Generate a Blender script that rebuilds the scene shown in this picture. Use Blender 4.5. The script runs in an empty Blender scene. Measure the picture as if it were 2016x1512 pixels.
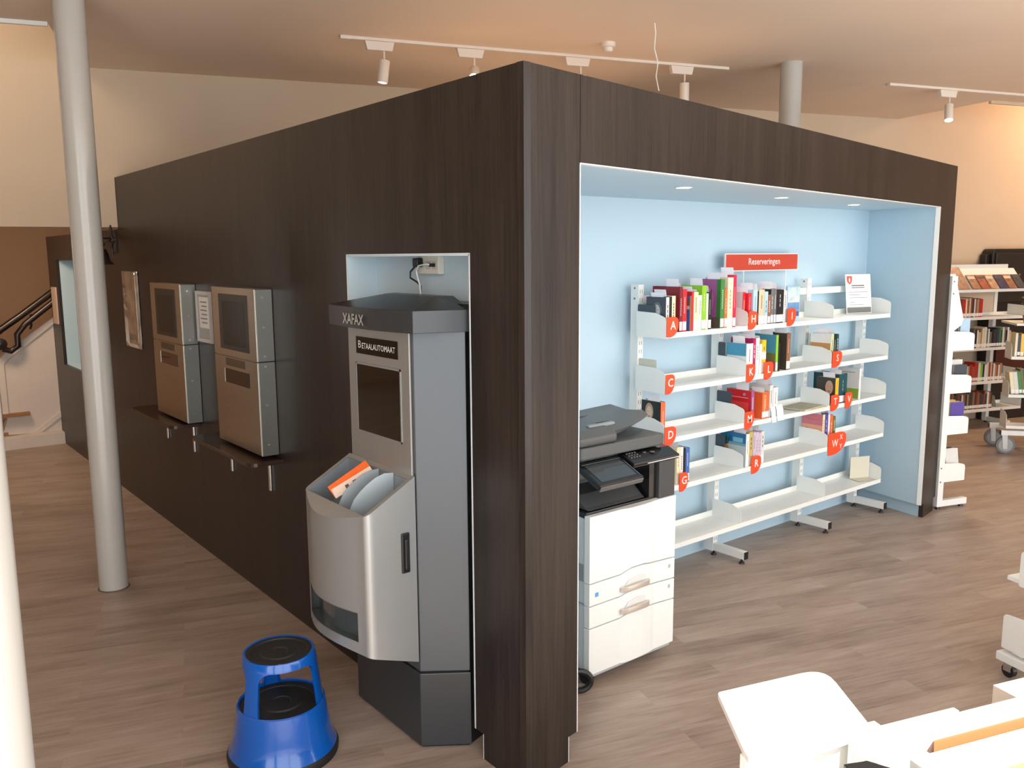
import bpy, bmesh, math, random
from mathutils import Matrix, Vector, Euler
random.seed(7)
R = math.radians
C = bpy.context.scene.collection
SC = bpy.context.scene
# ------------------------------------------------------------------ camera
cd = bpy.data.cameras.new('camera'); cam = bpy.data.objects.new('camera', cd); C.objects.link(cam)
cam.location = (-1.8533, -2.2599, 1.9664)
cam.rotation_euler = (R(81.514276), R(0.356259), R(-38.544765))
cd.sensor_width = 36; cd.lens = 1683.34 / 2016 * 36; cd.clip_start = 0.05; cd.clip_end = 200
SC.camera = cam
# building axes: the room is turned 18 degrees to the dark cube
BE = R(-18.05)
U = Vector((math.cos(BE), math.sin(BE), 0)); N = Vector((-math.sin(BE), math.cos(BE), 0))
def B(u, n, z=0.0): v = U * u + N * n; return Vector((v.x, v.y, z))
# ------------------------------------------------------------------ light
w = bpy.data.worlds.new('daylight'); SC.world = w; w.use_nodes = True
bg = w.node_tree.nodes['Background']
bg.inputs[0].default_value = (0.95, 0.975, 1.0, 1); bg.inputs[1].default_value = 4.0
SC.view_settings.view_transform = 'Standard'; SC.view_settings.look = 'None'
SC.view_settings.gamma = 1; SC.view_settings.exposure = 0.0
try: SC.view_settings.use_curve_mapping = False
except Exception: pass
def light(name, kind, loc, energy, color=(1, 1, 1), direction=(0, 0, -1), **kw):
    l = bpy.data.lights.new(name, kind); l.energy = energy; l.color = color
    for k, v in kw.items(): setattr(l, k, v)
    o = bpy.data.objects.new(name, l); C.objects.link(o); o.location = loc
    o.rotation_euler = Vector(direction).to_track_quat('-Z', 'Y').to_euler()
    return o
EL = R(50.5)
light('sun', 'SUN', (0, -6, 8), 15.0, (1.0, 0.95, 0.86), (N.x * math.cos(EL), N.y * math.cos(EL), -math.sin(EL)), angle=R(0.5))
WARM = (1.0, 0.60, 0.30)
# warm lamps of the hall and stairwell
light('hall_lamp', 'AREA', B(9.2, 3.85, 4.5), 95, (1.0, 0.66, 0.40), (0.0, 0.0, -1), size=0.6)
light('hall_lamp', 'AREA', B(-3.2, 3.9, 4.4), 34, (1.0, 0.80, 0.60), (0.2, 0.5, -1), size=1.2)
light('stair_lamp', 'AREA', (-1.1, 6.6, 2.7), 38, (1.0, 0.70, 0.46), (0.2, 0.35, -1), size=0.6)
for k_, (u_, e_) in enumerate(((6.9, 70), (8.3, 70))):
    light('track_beam', 'SPOT', B(u_ - .2, 3.25, 3.2), e_, (1, .66, .36), (-.15, -.12, -1), spot_size=R(80), spot_blend=0.9, shadow_soft_size=0.05)
light('ceiling_warm_fill', 'AREA', (2.2, 2.6, 2.68), 13, (1.0, 0.66, 0.42), (0.0, 0.1, 1), size=2.6)  # added unseen fill aimed up to warm the ceiling; no lamp stands there
# ------------------------------------------------------------------ materials
MAT = {}
def lin(c):
    return tuple(((x / 255) / 12.92 if x / 255 <= 0.04045 else ((x / 255 + 0.055) / 1.055) ** 2.4) for x in c)
def mat(name, rgb, rough=0.5, metal=0.0, var=0.0, scale=8, emit=None, spec=0.5, coat=0.0, bump=0.0, stretch=(1, 1, 1), aniso=0):
    if name in MAT: return MAT[name]
    m = bpy.data.materials.new(name); m.use_nodes = True; nt = m.node_tree; b = nt.nodes['Principled BSDF']
    c = lin(rgb)
    b.inputs['Base Color'].default_value = (*c, 1); b.inputs['Roughness'].default_value = rough
    b.inputs['Metallic'].default_value = metal; b.inputs['Specular IOR Level'].default_value = spec
    b.inputs['Coat Weight'].default_value = coat
    if aniso: b.inputs['Anisotropic'].default_value = aniso
    if emit: b.inputs['Emission Color'].default_value = (*lin(rgb), 1); b.inputs['Emission Strength'].default_value = emit
    if var or bump:
        tc = nt.nodes.new('ShaderNodeTexCoord'); mp = nt.nodes.new('ShaderNodeMapping'); no = nt.nodes.new('ShaderNodeTexNoise')
        mp.inputs['Scale'].default_value = stretch; no.inputs['Scale'].default_value = scale; no.inputs['Detail'].default_value = 5
        nt.links.new(tc.outputs['Object'], mp.inputs[0]); nt.links.new(mp.outputs[0], no.inputs['Vector'])
        if var:
            cr = nt.nodes.new('ShaderNodeValToRGB')
            cr.color_ramp.elements[0].position = 0.3; cr.color_ramp.elements[1].position = 0.7
            cr.color_ramp.elements[0].color = (*[max(0, x * (1 - var)) for x in c], 1)
            cr.color_ramp.elements[1].color = (*[min(1, x * (1 + var)) for x in c], 1)
            nt.links.new(no.outputs[0], cr.inputs[0]); nt.links.new(cr.outputs[0], b.inputs['Base Color'])
        if bump:
            bp = nt.nodes.new('ShaderNodeBump'); bp.inputs['Strength'].default_value = bump; bp.inputs['Distance'].default_value = 0.01
            nt.links.new(no.outputs[0], bp.inputs['Height']); nt.links.new(bp.outputs[0], b.inputs['Normal'])
    MAT[name] = m; return m
def wood_dark():
    m = bpy.data.materials.new('dark_wood_laminate'); m.use_nodes = True; nt = m.node_tree; b = nt.nodes['Principled BSDF']
    tc = nt.nodes.new('ShaderNodeTexCoord'); L = nt.links
    def noise(sc, st, det=6):
        mp = nt.nodes.new('ShaderNodeMapping'); mp.inputs['Scale'].default_value = st
        no = nt.nodes.new('ShaderNodeTexNoise'); no.inputs['Scale'].default_value = sc; no.inputs['Detail'].default_value = det
        L.new(tc.outputs['Object'], mp.inputs[0]); L.new(mp.outputs[0], no.inputs['Vector']); return no
    a = noise(9, (1, 1, 0.05)); c = noise(70, (1, 1, 0.03), 3); d = noise(320, (1, 1, 0.02), 2)
    mx = nt.nodes.new('ShaderNodeMath'); mx.operation = 'ADD'; L.new(a.outputs[0], mx.inputs[0]); L.new(c.outputs[0], mx.inputs[1])
    m2 = nt.nodes.new('ShaderNodeMath'); m2.operation = 'ADD'; L.new(mx.outputs[0], m2.inputs[0]); L.new(d.outputs[0], m2.inputs[1])
    m3 = nt.nodes.new('ShaderNodeMath'); m3.operation = 'MULTIPLY'; m3.inputs[1].default_value = 0.3333; L.new(m2.outputs[0], m3.inputs[0])
    cr = nt.nodes.new('ShaderNodeValToRGB'); e = cr.color_ramp.elements
    e[0].position = 0.38; e[0].color = (*lin((28, 23, 20)), 1); e[1].position = 0.64; e[1].color = (*lin((54, 46, 41)), 1)
    L.new(m3.outputs[0], cr.inputs[0]); L.new(cr.outputs[0], b.inputs['Base Color'])
    b.inputs['Roughness'].default_value = 0.36; b.inputs['Specular IOR Level'].default_value = 0.38
    bp = nt.nodes.new('ShaderNodeBump'); bp.inputs['Strength'].default_value = 0.12; bp.inputs['Distance'].default_value = 0.002
    L.new(m3.outputs[0], bp.inputs['Height']); L.new(bp.outputs[0], b.inputs['Normal'])
    MAT['dark_wood'] = m; return m
def floor_mat():
    m = bpy.data.materials.new('vinyl_plank_floor'); m.use_nodes = True; nt = m.node_tree; b = nt.nodes['Principled BSDF']; L = nt.links
    tc = nt.nodes.new('ShaderNodeTexCoord'); mp = nt.nodes.new('ShaderNodeMapping'); mp.inputs['Rotation'].default_value = (0, 0, -BE)
    L.new(tc.outputs['Object'], mp.inputs[0])
    br = nt.nodes.new('ShaderNodeTexBrick'); br.offset = 0.37; br.offset_frequency = 2
    br.inputs['Color1'].default_value = (0, 0, 0, 1); br.inputs['Color2'].default_value = (1, 1, 1, 1)
    br.inputs['Mortar'].default_value = (0.3, 0.3, 0.3, 1)
    br.inputs['Scale'].default_value = 1; br.inputs['Mortar Size'].default_value = 0.0008; br.inputs['Brick Width'].default_value = 1.2; br.inputs['Row Height'].default_value = 0.17
    L.new(mp.outputs[0], br.inputs['Vector'])
    def noise(st, sc, det=6, rough=0.6):
        q = nt.nodes.new('ShaderNodeMapping'); q.inputs['Scale'].default_value = st
        n = nt.nodes.new('ShaderNodeTexNoise'); n.inputs['Scale'].default_value = sc; n.inputs['Detail'].default_value = det; n.inputs['Roughness'].default_value = rough
        ad = nt.nodes.new('ShaderNodeVectorMath'); ad.operation = 'ADD'
        sc2 = nt.nodes.new('ShaderNodeVectorMath'); sc2.operation = 'SCALE'; sc2.inputs['Scale'].default_value = 5.0
        L.new(br.outputs['Color'], sc2.inputs[0]); L.new(mp.outputs[0], q.inputs[0]); L.new(q.outputs[0], ad.inputs[0]); L.new(sc2.outputs[0], ad.inputs[1])
        L.new(ad.outputs[0], n.inputs['Vector']); return n
    n1 = noise((0.35, 1.5, 1), 4.5, 4); n2 = noise((0.6, 9, 1), 7)
    r = nt.nodes.new('ShaderNodeMath'); r.operation = 'MULTIPLY'; r.inputs[1].default_value = 0.11; L.new(br.outputs['Color'], r.inputs[0])
    a1 = nt.nodes.new('ShaderNodeMath'); a1.operation = 'MULTIPLY_ADD'; a1.inputs[1].default_value = 0.62; L.new(n1.outputs[0], a1.inputs[0]); L.new(r.outputs[0], a1.inputs[2])
    a2 = nt.nodes.new('ShaderNodeMath'); a2.operation = 'MULTIPLY_ADD'; a2.inputs[1].default_value = 0.44; L.new(n2.outputs[0], a2.inputs[0]); L.new(a1.outputs[0], a2.inputs[2])
    cr = nt.nodes.new('ShaderNodeValToRGB'); e = cr.color_ramp.elements
    e[0].position = 0.37; e[0].color = (*lin((122, 105, 93)), 1); e[1].position = 0.76; e[1].color = (*lin((172, 156, 143)), 1)
    k = cr.color_ramp.elements.new(0.55); k.color = (*lin((152, 134, 121)), 1)
    L.new(a2.outputs[0], cr.inputs[0]); L.new(cr.outputs[0], b.inputs['Base Color'])
    b.inputs['Roughness'].default_value = 0.42; b.inputs['Specular IOR Level'].default_value = 0.4
    MAT['floor'] = m; return m
DW = wood_dark(); FL = floor_mat()
WHITE = mat('white_powder_coat', (232, 234, 230), 0.42, var=0.015, scale=3)
WALL = mat('cream_paint', (206, 188, 164), 0.9, var=0.02, scale=2, bump=0.02)
CEIL = mat('beige_ceiling_paint', (236, 214, 192), 0.95, var=0.02, scale=1.5)
BLUE = mat('light_blue_laminate', (182, 207, 221), 0.45, var=0.01, scale=2)
EDGE = mat('white_edging', (225, 228, 226), 0.5)
BLK = mat('black_plastic', (22, 22, 24), 0.35, var=0.1, scale=20)
CHROME = mat('chrome', (200, 200, 200), 0.18, 1.0)
# ------------------------------------------------------------------ mesh helpers
ROOTM = {}
class MB:
    def __init__(s): s.v = []; s.f = []; s.m = []
    def add(s, vs, fs, m=0):
        o = len(s.v); s.v += [Vector(p) for p in vs]; s.f += [tuple(i + o for i in f) for f in fs]; s.m += [m] * len(fs); return s
    def box(s, x0, x1, y0, y1, z0, z1, m=0, M=None):
        vs = [Vector((x, y, z)) for z in (z0, z1) for x, y in ((x0, y0), (x1, y0), (x1, y1), (x0, y1))]
        if M is not None: vs = [M @ p for p in vs]
        return s.add(vs, [(3, 2, 1, 0), (4, 5, 6, 7), (0, 1, 5, 4), (1, 2, 6, 5), (2, 3, 7, 6), (3, 0, 4, 7)], m)
    def prism(s, pts, a, b, ax=2, m=0, M=None):      # pts 2-D, extruded from a to b along axis ax
        def P(p, t):
            q = (p[0], p[1], t) if ax == 2 else ((p[0], t, p[1]) if ax == 1 else (t, p[0], p[1]))
            return M @ Vector(q) if M is not None else Vector(q)
        n = len(pts); vs = [P(p, a) for p in pts] + [P(p, b) for p in pts]
        fs = [tuple(range(n))[::-1], tuple(range(n, 2 * n))] + [(i, (i + 1) % n, n + (i + 1) % n, n + i) for i in range(n)]
        return s.add(vs, fs, m)
    def loft(s, loops, m=0, caps=True, closed=True):
        n = len(loops[0]); vs = [p for l in loops for p in l]; fs = []
        for k in range(len(loops) - 1):
            for i in range(n if closed else n - 1):
                j = (i + 1) % n; fs.append((k * n + i, k * n + j, (k + 1) * n + j, (k + 1) * n + i))
        if caps: fs += [tuple(range(n))[::-1], tuple(range((len(loops) - 1) * n, len(loops) * n))]
        return s.add(vs, fs, m)
    def cyl(s, p0, p1, r0, r1=None, n=24, m=0, caps=True):
        r1 = r0 if r1 is None else r1; p0 = Vector(p0); p1 = Vector(p1); d = (p1 - p0).normalized()
        a = d.orthogonal().normalized(); b = d.cross(a)
        L = [[p + (a * math.cos(2 * math.pi * i / n) + b * math.sin(2 * math.pi * i / n)) * r for i in range(n)] for p, r in ((p0, r0), (p1, r1))]
        return s.loft(L, m, caps)
    def lathe(s, prof, c=(0, 0, 0), n=32, m=0, M=None):
        loops = []
        for r, z in prof:
            l = [Vector((c[0] + r * math.cos(2 * math.pi * i / n), c[1] + r * math.sin(2 * math.pi * i / n), c[2] + z)) for i in range(n)]
            if M is not None: l = [M @ p for p in l]
            loops.append(l)
        return s.loft(loops, m, True)
    def tube(s, path, r, n=8, m=0):
        path = [Vector(p) for p in path]; loops = []; up = None
        for i, p in enumerate(path):
            d = (path[min(i + 1, len(path) - 1)] - path[max(i - 1, 0)]).normalized()
            if up is None: up = d.orthogonal().normalized()
            up = (up - d * up.dot(d)).normalized(); b = d.cross(up)
            rr = r[i] if isinstance(r, (list, tuple)) else r
            loops.append([p + (up * math.cos(2 * math.pi * k / n) + b * math.sin(2 * math.pi * k / n)) * rr for k in range(n)])
        return s.loft(loops, m, True)
    def build(s, name, mats, parent=None, bevel=0, smooth=False, solid=0, local=False, ws=0):
        if not isinstance(mats, (list, tuple)): mats = [mats]
        vs = s.v
        if parent is not None and not local:
            r = parent
            while r.parent: r = r.parent
            inv = ROOTM[r.name].inverted() if r.name in ROOTM else Matrix()
            vs = [inv @ p for p in vs]
        me = bpy.data.meshes.new(name); me.from_pydata([tuple(p) for p in vs], [], s.f)
        for k in mats: me.materials.append(k)
        for i, p in enumerate(me.polygons): p.material_index = s.m[i]
        bm = bmesh.new(); bm.from_mesh(me)
        bmesh.ops.recalc_face_normals(bm, faces=bm.faces)
        bm.to_mesh(me); bm.free()
        o = bpy.data.objects.new(name, me); C.objects.link(o)
        if parent is not None: o.parent = parent
        if smooth:
            for p in me.polygons: p.use_smooth = True
        if solid:
            q = o.modifiers.new('solid', 'SOLIDIFY'); q.thickness = solid; q.offset = 0
        if bevel:
            q = o.modifiers.new('bevel', 'BEVEL'); q.width = bevel; q.segments = 2; q.limit_method = 'ANGLE'; q.angle_limit = R(40); q.harden_normals = False
        if smooth and bevel == 0:
            try: me.set_sharp_from_angle(angle=R(40))
            except Exception: pass
        return o
def tag(o, label=None, cat=None, group=None, kind=None):
    if label: o['label'] = label
    if cat: o['category'] = cat
    if group: o['group'] = group
    if kind: o['kind'] = kind
    return o
def thing(name, label, cat, loc=(0, 0, 0), rz=0, group=None):
    o = bpy.data.objects.new(name, None); C.objects.link(o); o.location = loc; o.rotation_euler = (0, 0, rz); o.empty_display_size = 0.1
    ROOTM[o.name] = Matrix.Translation(loc) @ Matrix.Rotation(rz, 4, 'Z')
    return tag(o, label, cat, group)
def struct(name, mb, mats, **k): return tag(mb.build(name, mats, **k), kind='structure')
def text(name, s, origin, right, up, height, m, parent=None, thick=0.0006, align='CENTER', width=None, shear=0, spacing=1.0, world=True, bold=0.0):
    cu = bpy.data.curves.new(name, 'FONT'); cu.body = s; cu.size = 1.0; cu.align_x = align; cu.align_y = 'CENTER'; cu.extrude = 0.0; cu.shear = shear
    cu.offset = bold; cu.space_character = spacing; cu.resolution_u = 2
    t = bpy.data.objects.new('tmp_text', cu); C.objects.link(t)
    dg = bpy.context.evaluated_depsgraph_get(); me = bpy.data.meshes.new_from_object(t.evaluated_get(dg)); bpy.data.objects.remove(t)
    r = Vector(right).normalized(); u = Vector(up).normalized(); nrm = r.cross(u)
    xs = [v.co.x for v in me.vertices]; ys = [v.co.y for v in me.vertices]
    sy = height / 0.72; sx = sy
    if width: sx = width / (max(xs) - min(xs))
    cx = (max(xs) + min(xs)) / 2 if align == 'CENTER' else min(xs)
    o3 = Vector(origin)
    inv = Matrix()
    if parent is not None and world:
        q = parent
        while q.parent: q = q.parent
        inv = ROOTM[q.name].inverted() if q.name in ROOTM else Matrix()
    for v in me.vertices:
        v.co = inv @ (o3 + r * ((v.co.x - cx) * sx) + u * ((v.co.y) * sy) + nrm * thick)
    me.materials.clear(); me.materials.append(m)
    o = bpy.data.objects.new(name, me); C.objects.link(o)
    if parent is not None: o.parent = parent
    return o
def round_poly(pts, rads, n=5):
    out = []; L = len(pts)
    for i, p in enumerate(pts):
        r = rads[i] if isinstance(rads, (list, tuple)) else rads
        p = Vector(p).to_2d() if len(p) > 2 else Vector(p); a = Vector(pts[i - 1]); b = Vector(pts[(i + 1) % L])
        if r <= 0: out.append((p.x, p.y)); continue
        da = (a - p).normalized(); db = (b - p).normalized()
        ang = da.angle(db); t = r / math.tan(ang / 2); s = p + da * t; e = p + db * t
        for k in range(n + 1):
            q = k / n; m1 = s.lerp(p, q); m2 = p.lerp(e, q); c = m1.lerp(m2, q); out.append((c.x, c.y))
    return out
# ------------------------------------------------------------------ the room
mb = MB(); q = [B(-9, -3.06), B(13, -3.06), B(13, 10.4), B(-9, 10.4)]
mb.prism([(p.x, p.y) for p in q], -0.1, 0); struct('floor', mb, FL)
def bprism(mb, uv, z0, z1, m=0): return mb.prism([tuple(B(*p).xy) for p in uv], z0, z1, 2, m)
mb = MB()
bprism(mb, [(-9, -3.062), (13, -3.062), (13, 3.5), (6.26, 3.65), (6.26, 4.83), (-1.8, 4.83), (-1.8, 3.5), (-9, 3.5)], 3.42, 3.62)
struct('ceiling', mb, CEIL)
mb = MB(); bprism(mb, [(-9, 3.3), (13, 3.3), (13, 10.4), (-9, 10.4)], 4.6, 4.7); struct('ceiling_hall', mb, CEIL)
mb = MB(); bprism(mb, [(-9, 4.83), (-1.576, 4.83), (-1.576, 5.0), (-9, 5.0)], 2.215, 4.6)
bprism(mb, [(-1.576, 4.83), (13, 4.83), (13, 5.0), (-1.576, 5.0)], 2.6, 4.6)
bprism(mb, [(4.0, 4.83), (13, 4.83), (13, 5.0), (4.0, 5.0)], 0, 2.6)
struct('wall_back', mb, WALL)
# slab edge trims
mb = MB(); bprism(mb, [(-9, 3.49), (-1.8, 3.49), (-1.8, 3.515), (-9, 3.515)], 3.395, 3.42); struct('trim_1', mb, WHITE)
mb = MB(); bprism(mb, [(6.26, 3.66), (13, 3.5), (13, 3.53), (6.26, 3.69)], 3.395, 3.42); struct('trim_2', mb, WALL)
mb = MB(); bprism(mb, [(12.8, -3.25), (13, -3.25), (13, 10.4), (12.8, 10.4)], 0, 4.6); struct('wall_right', mb, WALL)
mb = MB(); bprism(mb, [(-9, -3.25), (-8.8, -3.25), (-8.8, 10.4), (-9, 10.4)], 0, 4.6); struct('wall_left', mb, WALL)
# window front behind the photographer
mb = MB(); bprism(mb, [(-9, -3.05), (13, -3.05), (13, -3.062), (-9, -3.062)], 3.40, 3.42)
bprism(mb, [(-9, -3.05), (-4.2, -3.05), (-4.2, -3.25), (-9, -3.25)], 0, 3.40); bprism(mb, [(9, -3.05), (13, -3.05), (13, -3.25), (9, -3.25)], 0, 3.40)
struct('wall_front', mb, WALL)
mb = MB()
for u in (-4.1, -2.2, -0.45, 1.3, 3.1, 5.0, 7.0, 8.9): bprism(mb, [(u - .05, -3.05), (u + .05, -3.05), (u + .05, -3.10), (u - .05, -3.10)], 0, 3.40)
struct('window_1', mb, WHITE)
# stair hall behind the low ceiling
BROWN = mat('brown_hall_wall', (165, 132, 104), 0.85, var=0.03, scale=2)
mb = MB()
for a in ((-1.5, 2.5, 0, 4.6), (-1.5, -3.5, 0, 4.6), (-6, -4.6, 0, 4.6), (-4.6, -3.5, 0, .7), (-4.6, -3.5, 2.3, 4.6)): mb.box(a[0], a[1], 9.6, 9.75, a[2], a[3])
struct('wall_hall', mb, BROWN)
mb = MB()
for x in (-4.6, -3.54): mb.box(x, x + .04, 9.62, 9.68, .7, 2.3)
struct('added_window', mb, WHITE)  # unseen window added as a bright source for the steel kiosks to reflect
mb = MB(); bprism(mb, [(-9, 3.42), (13, 3.42), (13, 3.49), (-9, 3.49)], 3.62, 4.6); struct('light_block_front', mb, WALL)  # unseen upper wall added to block sun and sky leaking over the slab
mb = MB(); bprism(mb, [(1.5, 10.3), (13, 10.3), (13, 10.4), (1.5, 10.4)], 0, 4.6); struct('light_block_back', mb, BROWN)  # unseen outer wall added to block sky light leaking in from behind
# dark cube: left face with kiosk recess and far recess
mb = MB(); T = 0.03
def lf(y0, y1, z0, z1): mb.box(0, T, y0, y1, z0, z1)
lf(0.0, 0.317, 0.105, 1.98); lf(0.0, 0.266, 0, 0.105); mb.box(0.03, 0.15, 0.255, 0.266, 0, 0.105); mb.box(0.03, 0.15, 0.266, 0.32, 0.09, 0.105); lf(0, 5.1, 1.98, 2.6); lf(1.269, 5.1, 0, 1.98)
lf(5.1, 6.76, 0, 2.2); lf(6.76, 7.55, 0, 0.885); lf(6.76, 7.55, 1.96, 2.2); lf(7.55, 7.95, 0.075, 2.2); lf(7.55, 7.79, 0, 0.075)
mb.box(T, 0.6, 7.9, 7.95, 0.1, 2.2)
struct('wall_cube_left', mb, DW)
FN = Vector((0.15376, -0.98811, 0)); FD = Vector((0.98811, 0.15376, 0))
MF = Matrix(((FD.x, -FN.x, 0, 0), (FD.y, -FN.y, 0, 0), (0, 0, 1, 0), (0, 0, 0, 1)))      # local x along front, y into cube
mb = MB()
mb.box(0.0, 0.3, 0, 0.03, 0.105, 2.6, M=MF); mb.box(0.0, 0.248, 0, 0.03, 0, 0.105, M=MF)
mb.box(0.3025, 4.775, 0, 0.03, 2.297, 2.6, M=MF)
mb.box(4.44, 4.775, 0, 0.03, 0.105, 2.297, M=MF); mb.box(4.49, 4.725, 0, 0.03, 0, 0.105, M=MF)
struct('wall_cube_front', mb, DW)
mb = MB(); mb.box(4.688, 4.718, 0.79, 3.2, 0.105, 2.6); mb.box(4.64, 4.67, 0.75, 3.2, 0, 0.105); struct('wall_cube_right', mb, DW)
mb = MB(); mb.prism([(0.03, 0.05), (4.68, 0.77), (4.68, 3.2), (0.03, 4.8)], 2.56, 2.575); struct('ceiling_cube', mb, DW)
# light blue inside of the front recess
mb = MB(); mb.box(0.285, 4.52, 1.28, 1.31, 0, 2.31); struct('wall_niche_back', mb, BLUE)
mb = MB(); mb.prism([(0.297, 0.078), (4.384, 0.714), (4.50, 1.28), (0.297, 1.28)], 2.297, 2.309); struct('ceiling_niche', mb, BLUE)
mb = MB(); mb.prism([(4.384, 0.713), (4.384 + .03, 0.718), (4.53, 1.28), (4.50, 1.28)], 0.105, 2.297)
mb.prism([(4.435, 0.722), (4.46, 0.726), (4.56, 1.28), (4.545, 1.28)], 0, 0.105); struct('wall_niche_right', mb, BLUE)
mb = MB(); mb.box(0.285, 0.297, 0.08, 1.28, 0.105, 2.297); struct('wall_niche_left', mb, BLUE)
# white edging round the openings
mb = MB()
mb.box(0.300, 0.3045, -0.0012, 0.032, 0.105, 2.297, M=MF); mb.box(0.3, 4.44, -0.0012, 0.032, 2.293, 2.297, M=MF); mb.box(4.4365, 4.44, -0.0012, 0.032, 0.105, 2.297, M=MF)
mb.box(0.248, 0.2505, -0.0012, 0.03, 0, 0.105, M=MF)
struct('trim_3', mb, EDGE)
mb = MB(); mb.box(-0.0012, 0.02, 0.3145, 0.317, 0.105, 1.98); mb.box(-0.0012, 0.02, 0.317, 1.269, 1.9775, 1.98); mb.box(-0.0012, 0.02, 1.269, 1.2715, 0.0, 1.98); mb.box(-0.0012, 0.02, 0.2635, 0.266, 0, 0.105)
struct('trim_4', mb, EDGE)
# pale lining of the kiosk recess
PALE = mat('pale_recess_lining', (196, 214, 222), 0.5, var=0.01)
mb = MB(); mb.box(0.15, 0.165, 0.317, 1.269, 0, 1.98); mb.box(0.0, 0.15, 1.262, 1.2695, 0, 1.976); mb.box(0.0, 0.15, 0.3165, 0.324, 0.105, 1.976); mb.box(0.0, 0.15, 0.317, 1.269, 1.970, 1.9805)
struct('wall_kiosk_niche', mb, PALE)
mb = MB(); mb.box(0.33, 0.345, 6.76, 7.55, 0.87, 1.96); mb.box(T, 0.33, 7.55, 7.56, 0.87, 1.96); mb.box(T, 0.33, 6.75, 6.76, 0.87, 1.96); mb.box(T, 0.33, 6.76, 7.55, 1.95, 1.96)
mb.box(T, 0.33, 6.76, 7.55, 0.87, 0.885)
struct('wall_far_niche', mb, BLUE)
# downlights in the recess ceiling
DL = mat('downlight_glow', (255, 246, 225), 0.4, emit=9)
for i, (x, y, nm) in enumerate(((1.497, 0.584, 'left'), (2.563, 0.753, 'middle'), (3.608, 0.898, 'right'))):
    t = thing('recessed_downlight', '%s one of three round recessed downlights in the light blue niche ceiling' % {'left': 'leftmost', 'middle': 'middle', 'right': 'rightmost'}[nm], 'light', (x, y, 2.297), group='downlights in the blue niche')
    m_ = MB(); m_.lathe([(0.034, -0.001), (0.044, -0.003), (0.044, 0.0), (0.034, 0.0)], (x, y, 2.297), 24); m_.build('trim_ring', WHITE, t)
    m_ = MB(); m_.cyl((x, y, 2.2945), (x, y, 2.2965), 0.034, n=24); m_.build('lens', DL, t)
    l = light('niche_spot', 'SPOT', (x, y, 2.285), 14, (1, .9, .76), (0, 0.12, -1), spot_size=R(85), spot_blend=0.8, shadow_soft_size=0.03)
# steel columns
COL = mat('grey_white_column_paint', (184, 181, 174), 0.22, var=0.02, scale=3, coat=0.3)
def column(x, y, z0, z1, label, r=0.082):
    t = thing('steel_column', label, 'column', (x, y, z0), group='round steel columns')
    m_ = MB(); m_.cyl((x, y, z0), (x, y, z1), r, n=48, caps=True); m_.build('shaft', COL, t, smooth=True)
    m_ = MB(); m_.lathe([(r + .0005, 0), (r + .008, 0), (r + .006, .004), (r + .0005, .004)], (x, y, z0), 48); m_.build('base_seal', mat('dark_sealant', (90, 78, 68), .7), t)
    return t
column(-0.668, 3.118, 0.0, 3.42, 'tall white steel column standing on the floor left of the dark cube')
cr_ = (cam.rotation_euler.to_matrix() @ Vector((1, 0, 0))); 
column(-1.721, -0.572, 0.0, 3.42, 'white steel column cut off by the left edge, nearest the camera')
column(4.093, 1.75, 2.575, 3.42, 'grey column rising from behind the top of the dark cube to the ceiling')
# track lights
TRK = mat('track_white', (226, 216, 204), 0.4)
GLOW = mat('lamp_glow', (255, 214, 150), 0.4, emit=30)
def spot(parent_label, p, aim, lit=0, name='track_spotlight'):
    x, y = p; t = thing(name, parent_label, 'spotlight', (x, y, 3.40), BE, 'track spotlights')
    m_ = MB(); m_.prism([(-.10, -.0015), (.10, -.0015), (.085, -.06), (-.085, -.06)], -.019, .019, 1); m_.build('adapter', TRK, t, bevel=.002, local=True)
    m_ = MB(); m_.cyl((0.03, 0, -.06), (0.03, 0, -.135), .007, n=12); m_.build('stem', TRK, t, local=True)
    a = Vector(aim).normalized(); c = Vector((0.03, 0, -.15)); h0 = c - a * 0.03; h1 = c + a * 0.115
    m_ = MB(); m_.cyl(h0, h1, .036, n=28); m_.build('head', TRK, t, local=True, smooth=True, bevel=.002)
    m_ = MB(); m_.cyl(h0 - a * .002, h0, .031, n=24); m_.build('rear_grille', mat('dark_grille', (60, 58, 54), .6), t, local=True)
    m_ = MB(); m_.cyl(h1, h1 + a * .002, .032, n=24); m_.build('lens', GLOW if lit else mat('lamp_glass', (200, 190, 175), .1), t, local=True)
    if lit:
        Mx = ROOTM[t.name]; wp = Mx @ (h1 + a * .02); wd = Mx.to_3x3() @ a
        light('spot_beam', 'SPOT', wp, lit, (1, .74, .46), wd, spot_size=R(62), spot_blend=0.9, shadow_soft_size=0.04)
    return t
def track(u0, u1, n, label):
    a = B(u0, n, 3.40); t = thing('lighting_track', label, 'lighting track', a, BE, 'ceiling lighting tracks')
    m_ = MB(); m_.box(0, u1 - u0, -.019, .019, -.0, .02); m_.build('rail', TRK, t, bevel=.002, local=True)
    m_ = MB(); m_.box(-.002, 0.07, -.021, .021, -.002, .02); m_.build('end_feed', TRK, t, bevel=.002, local=True)
track(-0.04, 2.98, 3.23, 'long white ceiling track with four spotlights above the dark cube')
track(4.66, 9.6, 3.31, 'white ceiling track leaving the frame at the upper right')
for (u, n, lab, aim, lit) in ((0.22, 3.23, 'white track spotlight at the left end of the long track', (-.15, -.05, -1), 0),
        (0.86, 3.23, 'lit track spotlight glowing just above the dark cube edge', (-.30, -.80, -.55), 55),
        (1.68, 3.23, 'white track spotlight half hidden behind the dark cube top', (.0, .1, -1), 0),
        (2.56, 3.23, 'white track spotlight at the right end of the long track', (.05, .05, -1), 0),
        (5.33, 3.31, 'lit white spotlight hanging from the upper right track', (-.22, -.25, -1), 110)):
    spot(lab, B(u, n).xy, aim, lit)
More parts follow.
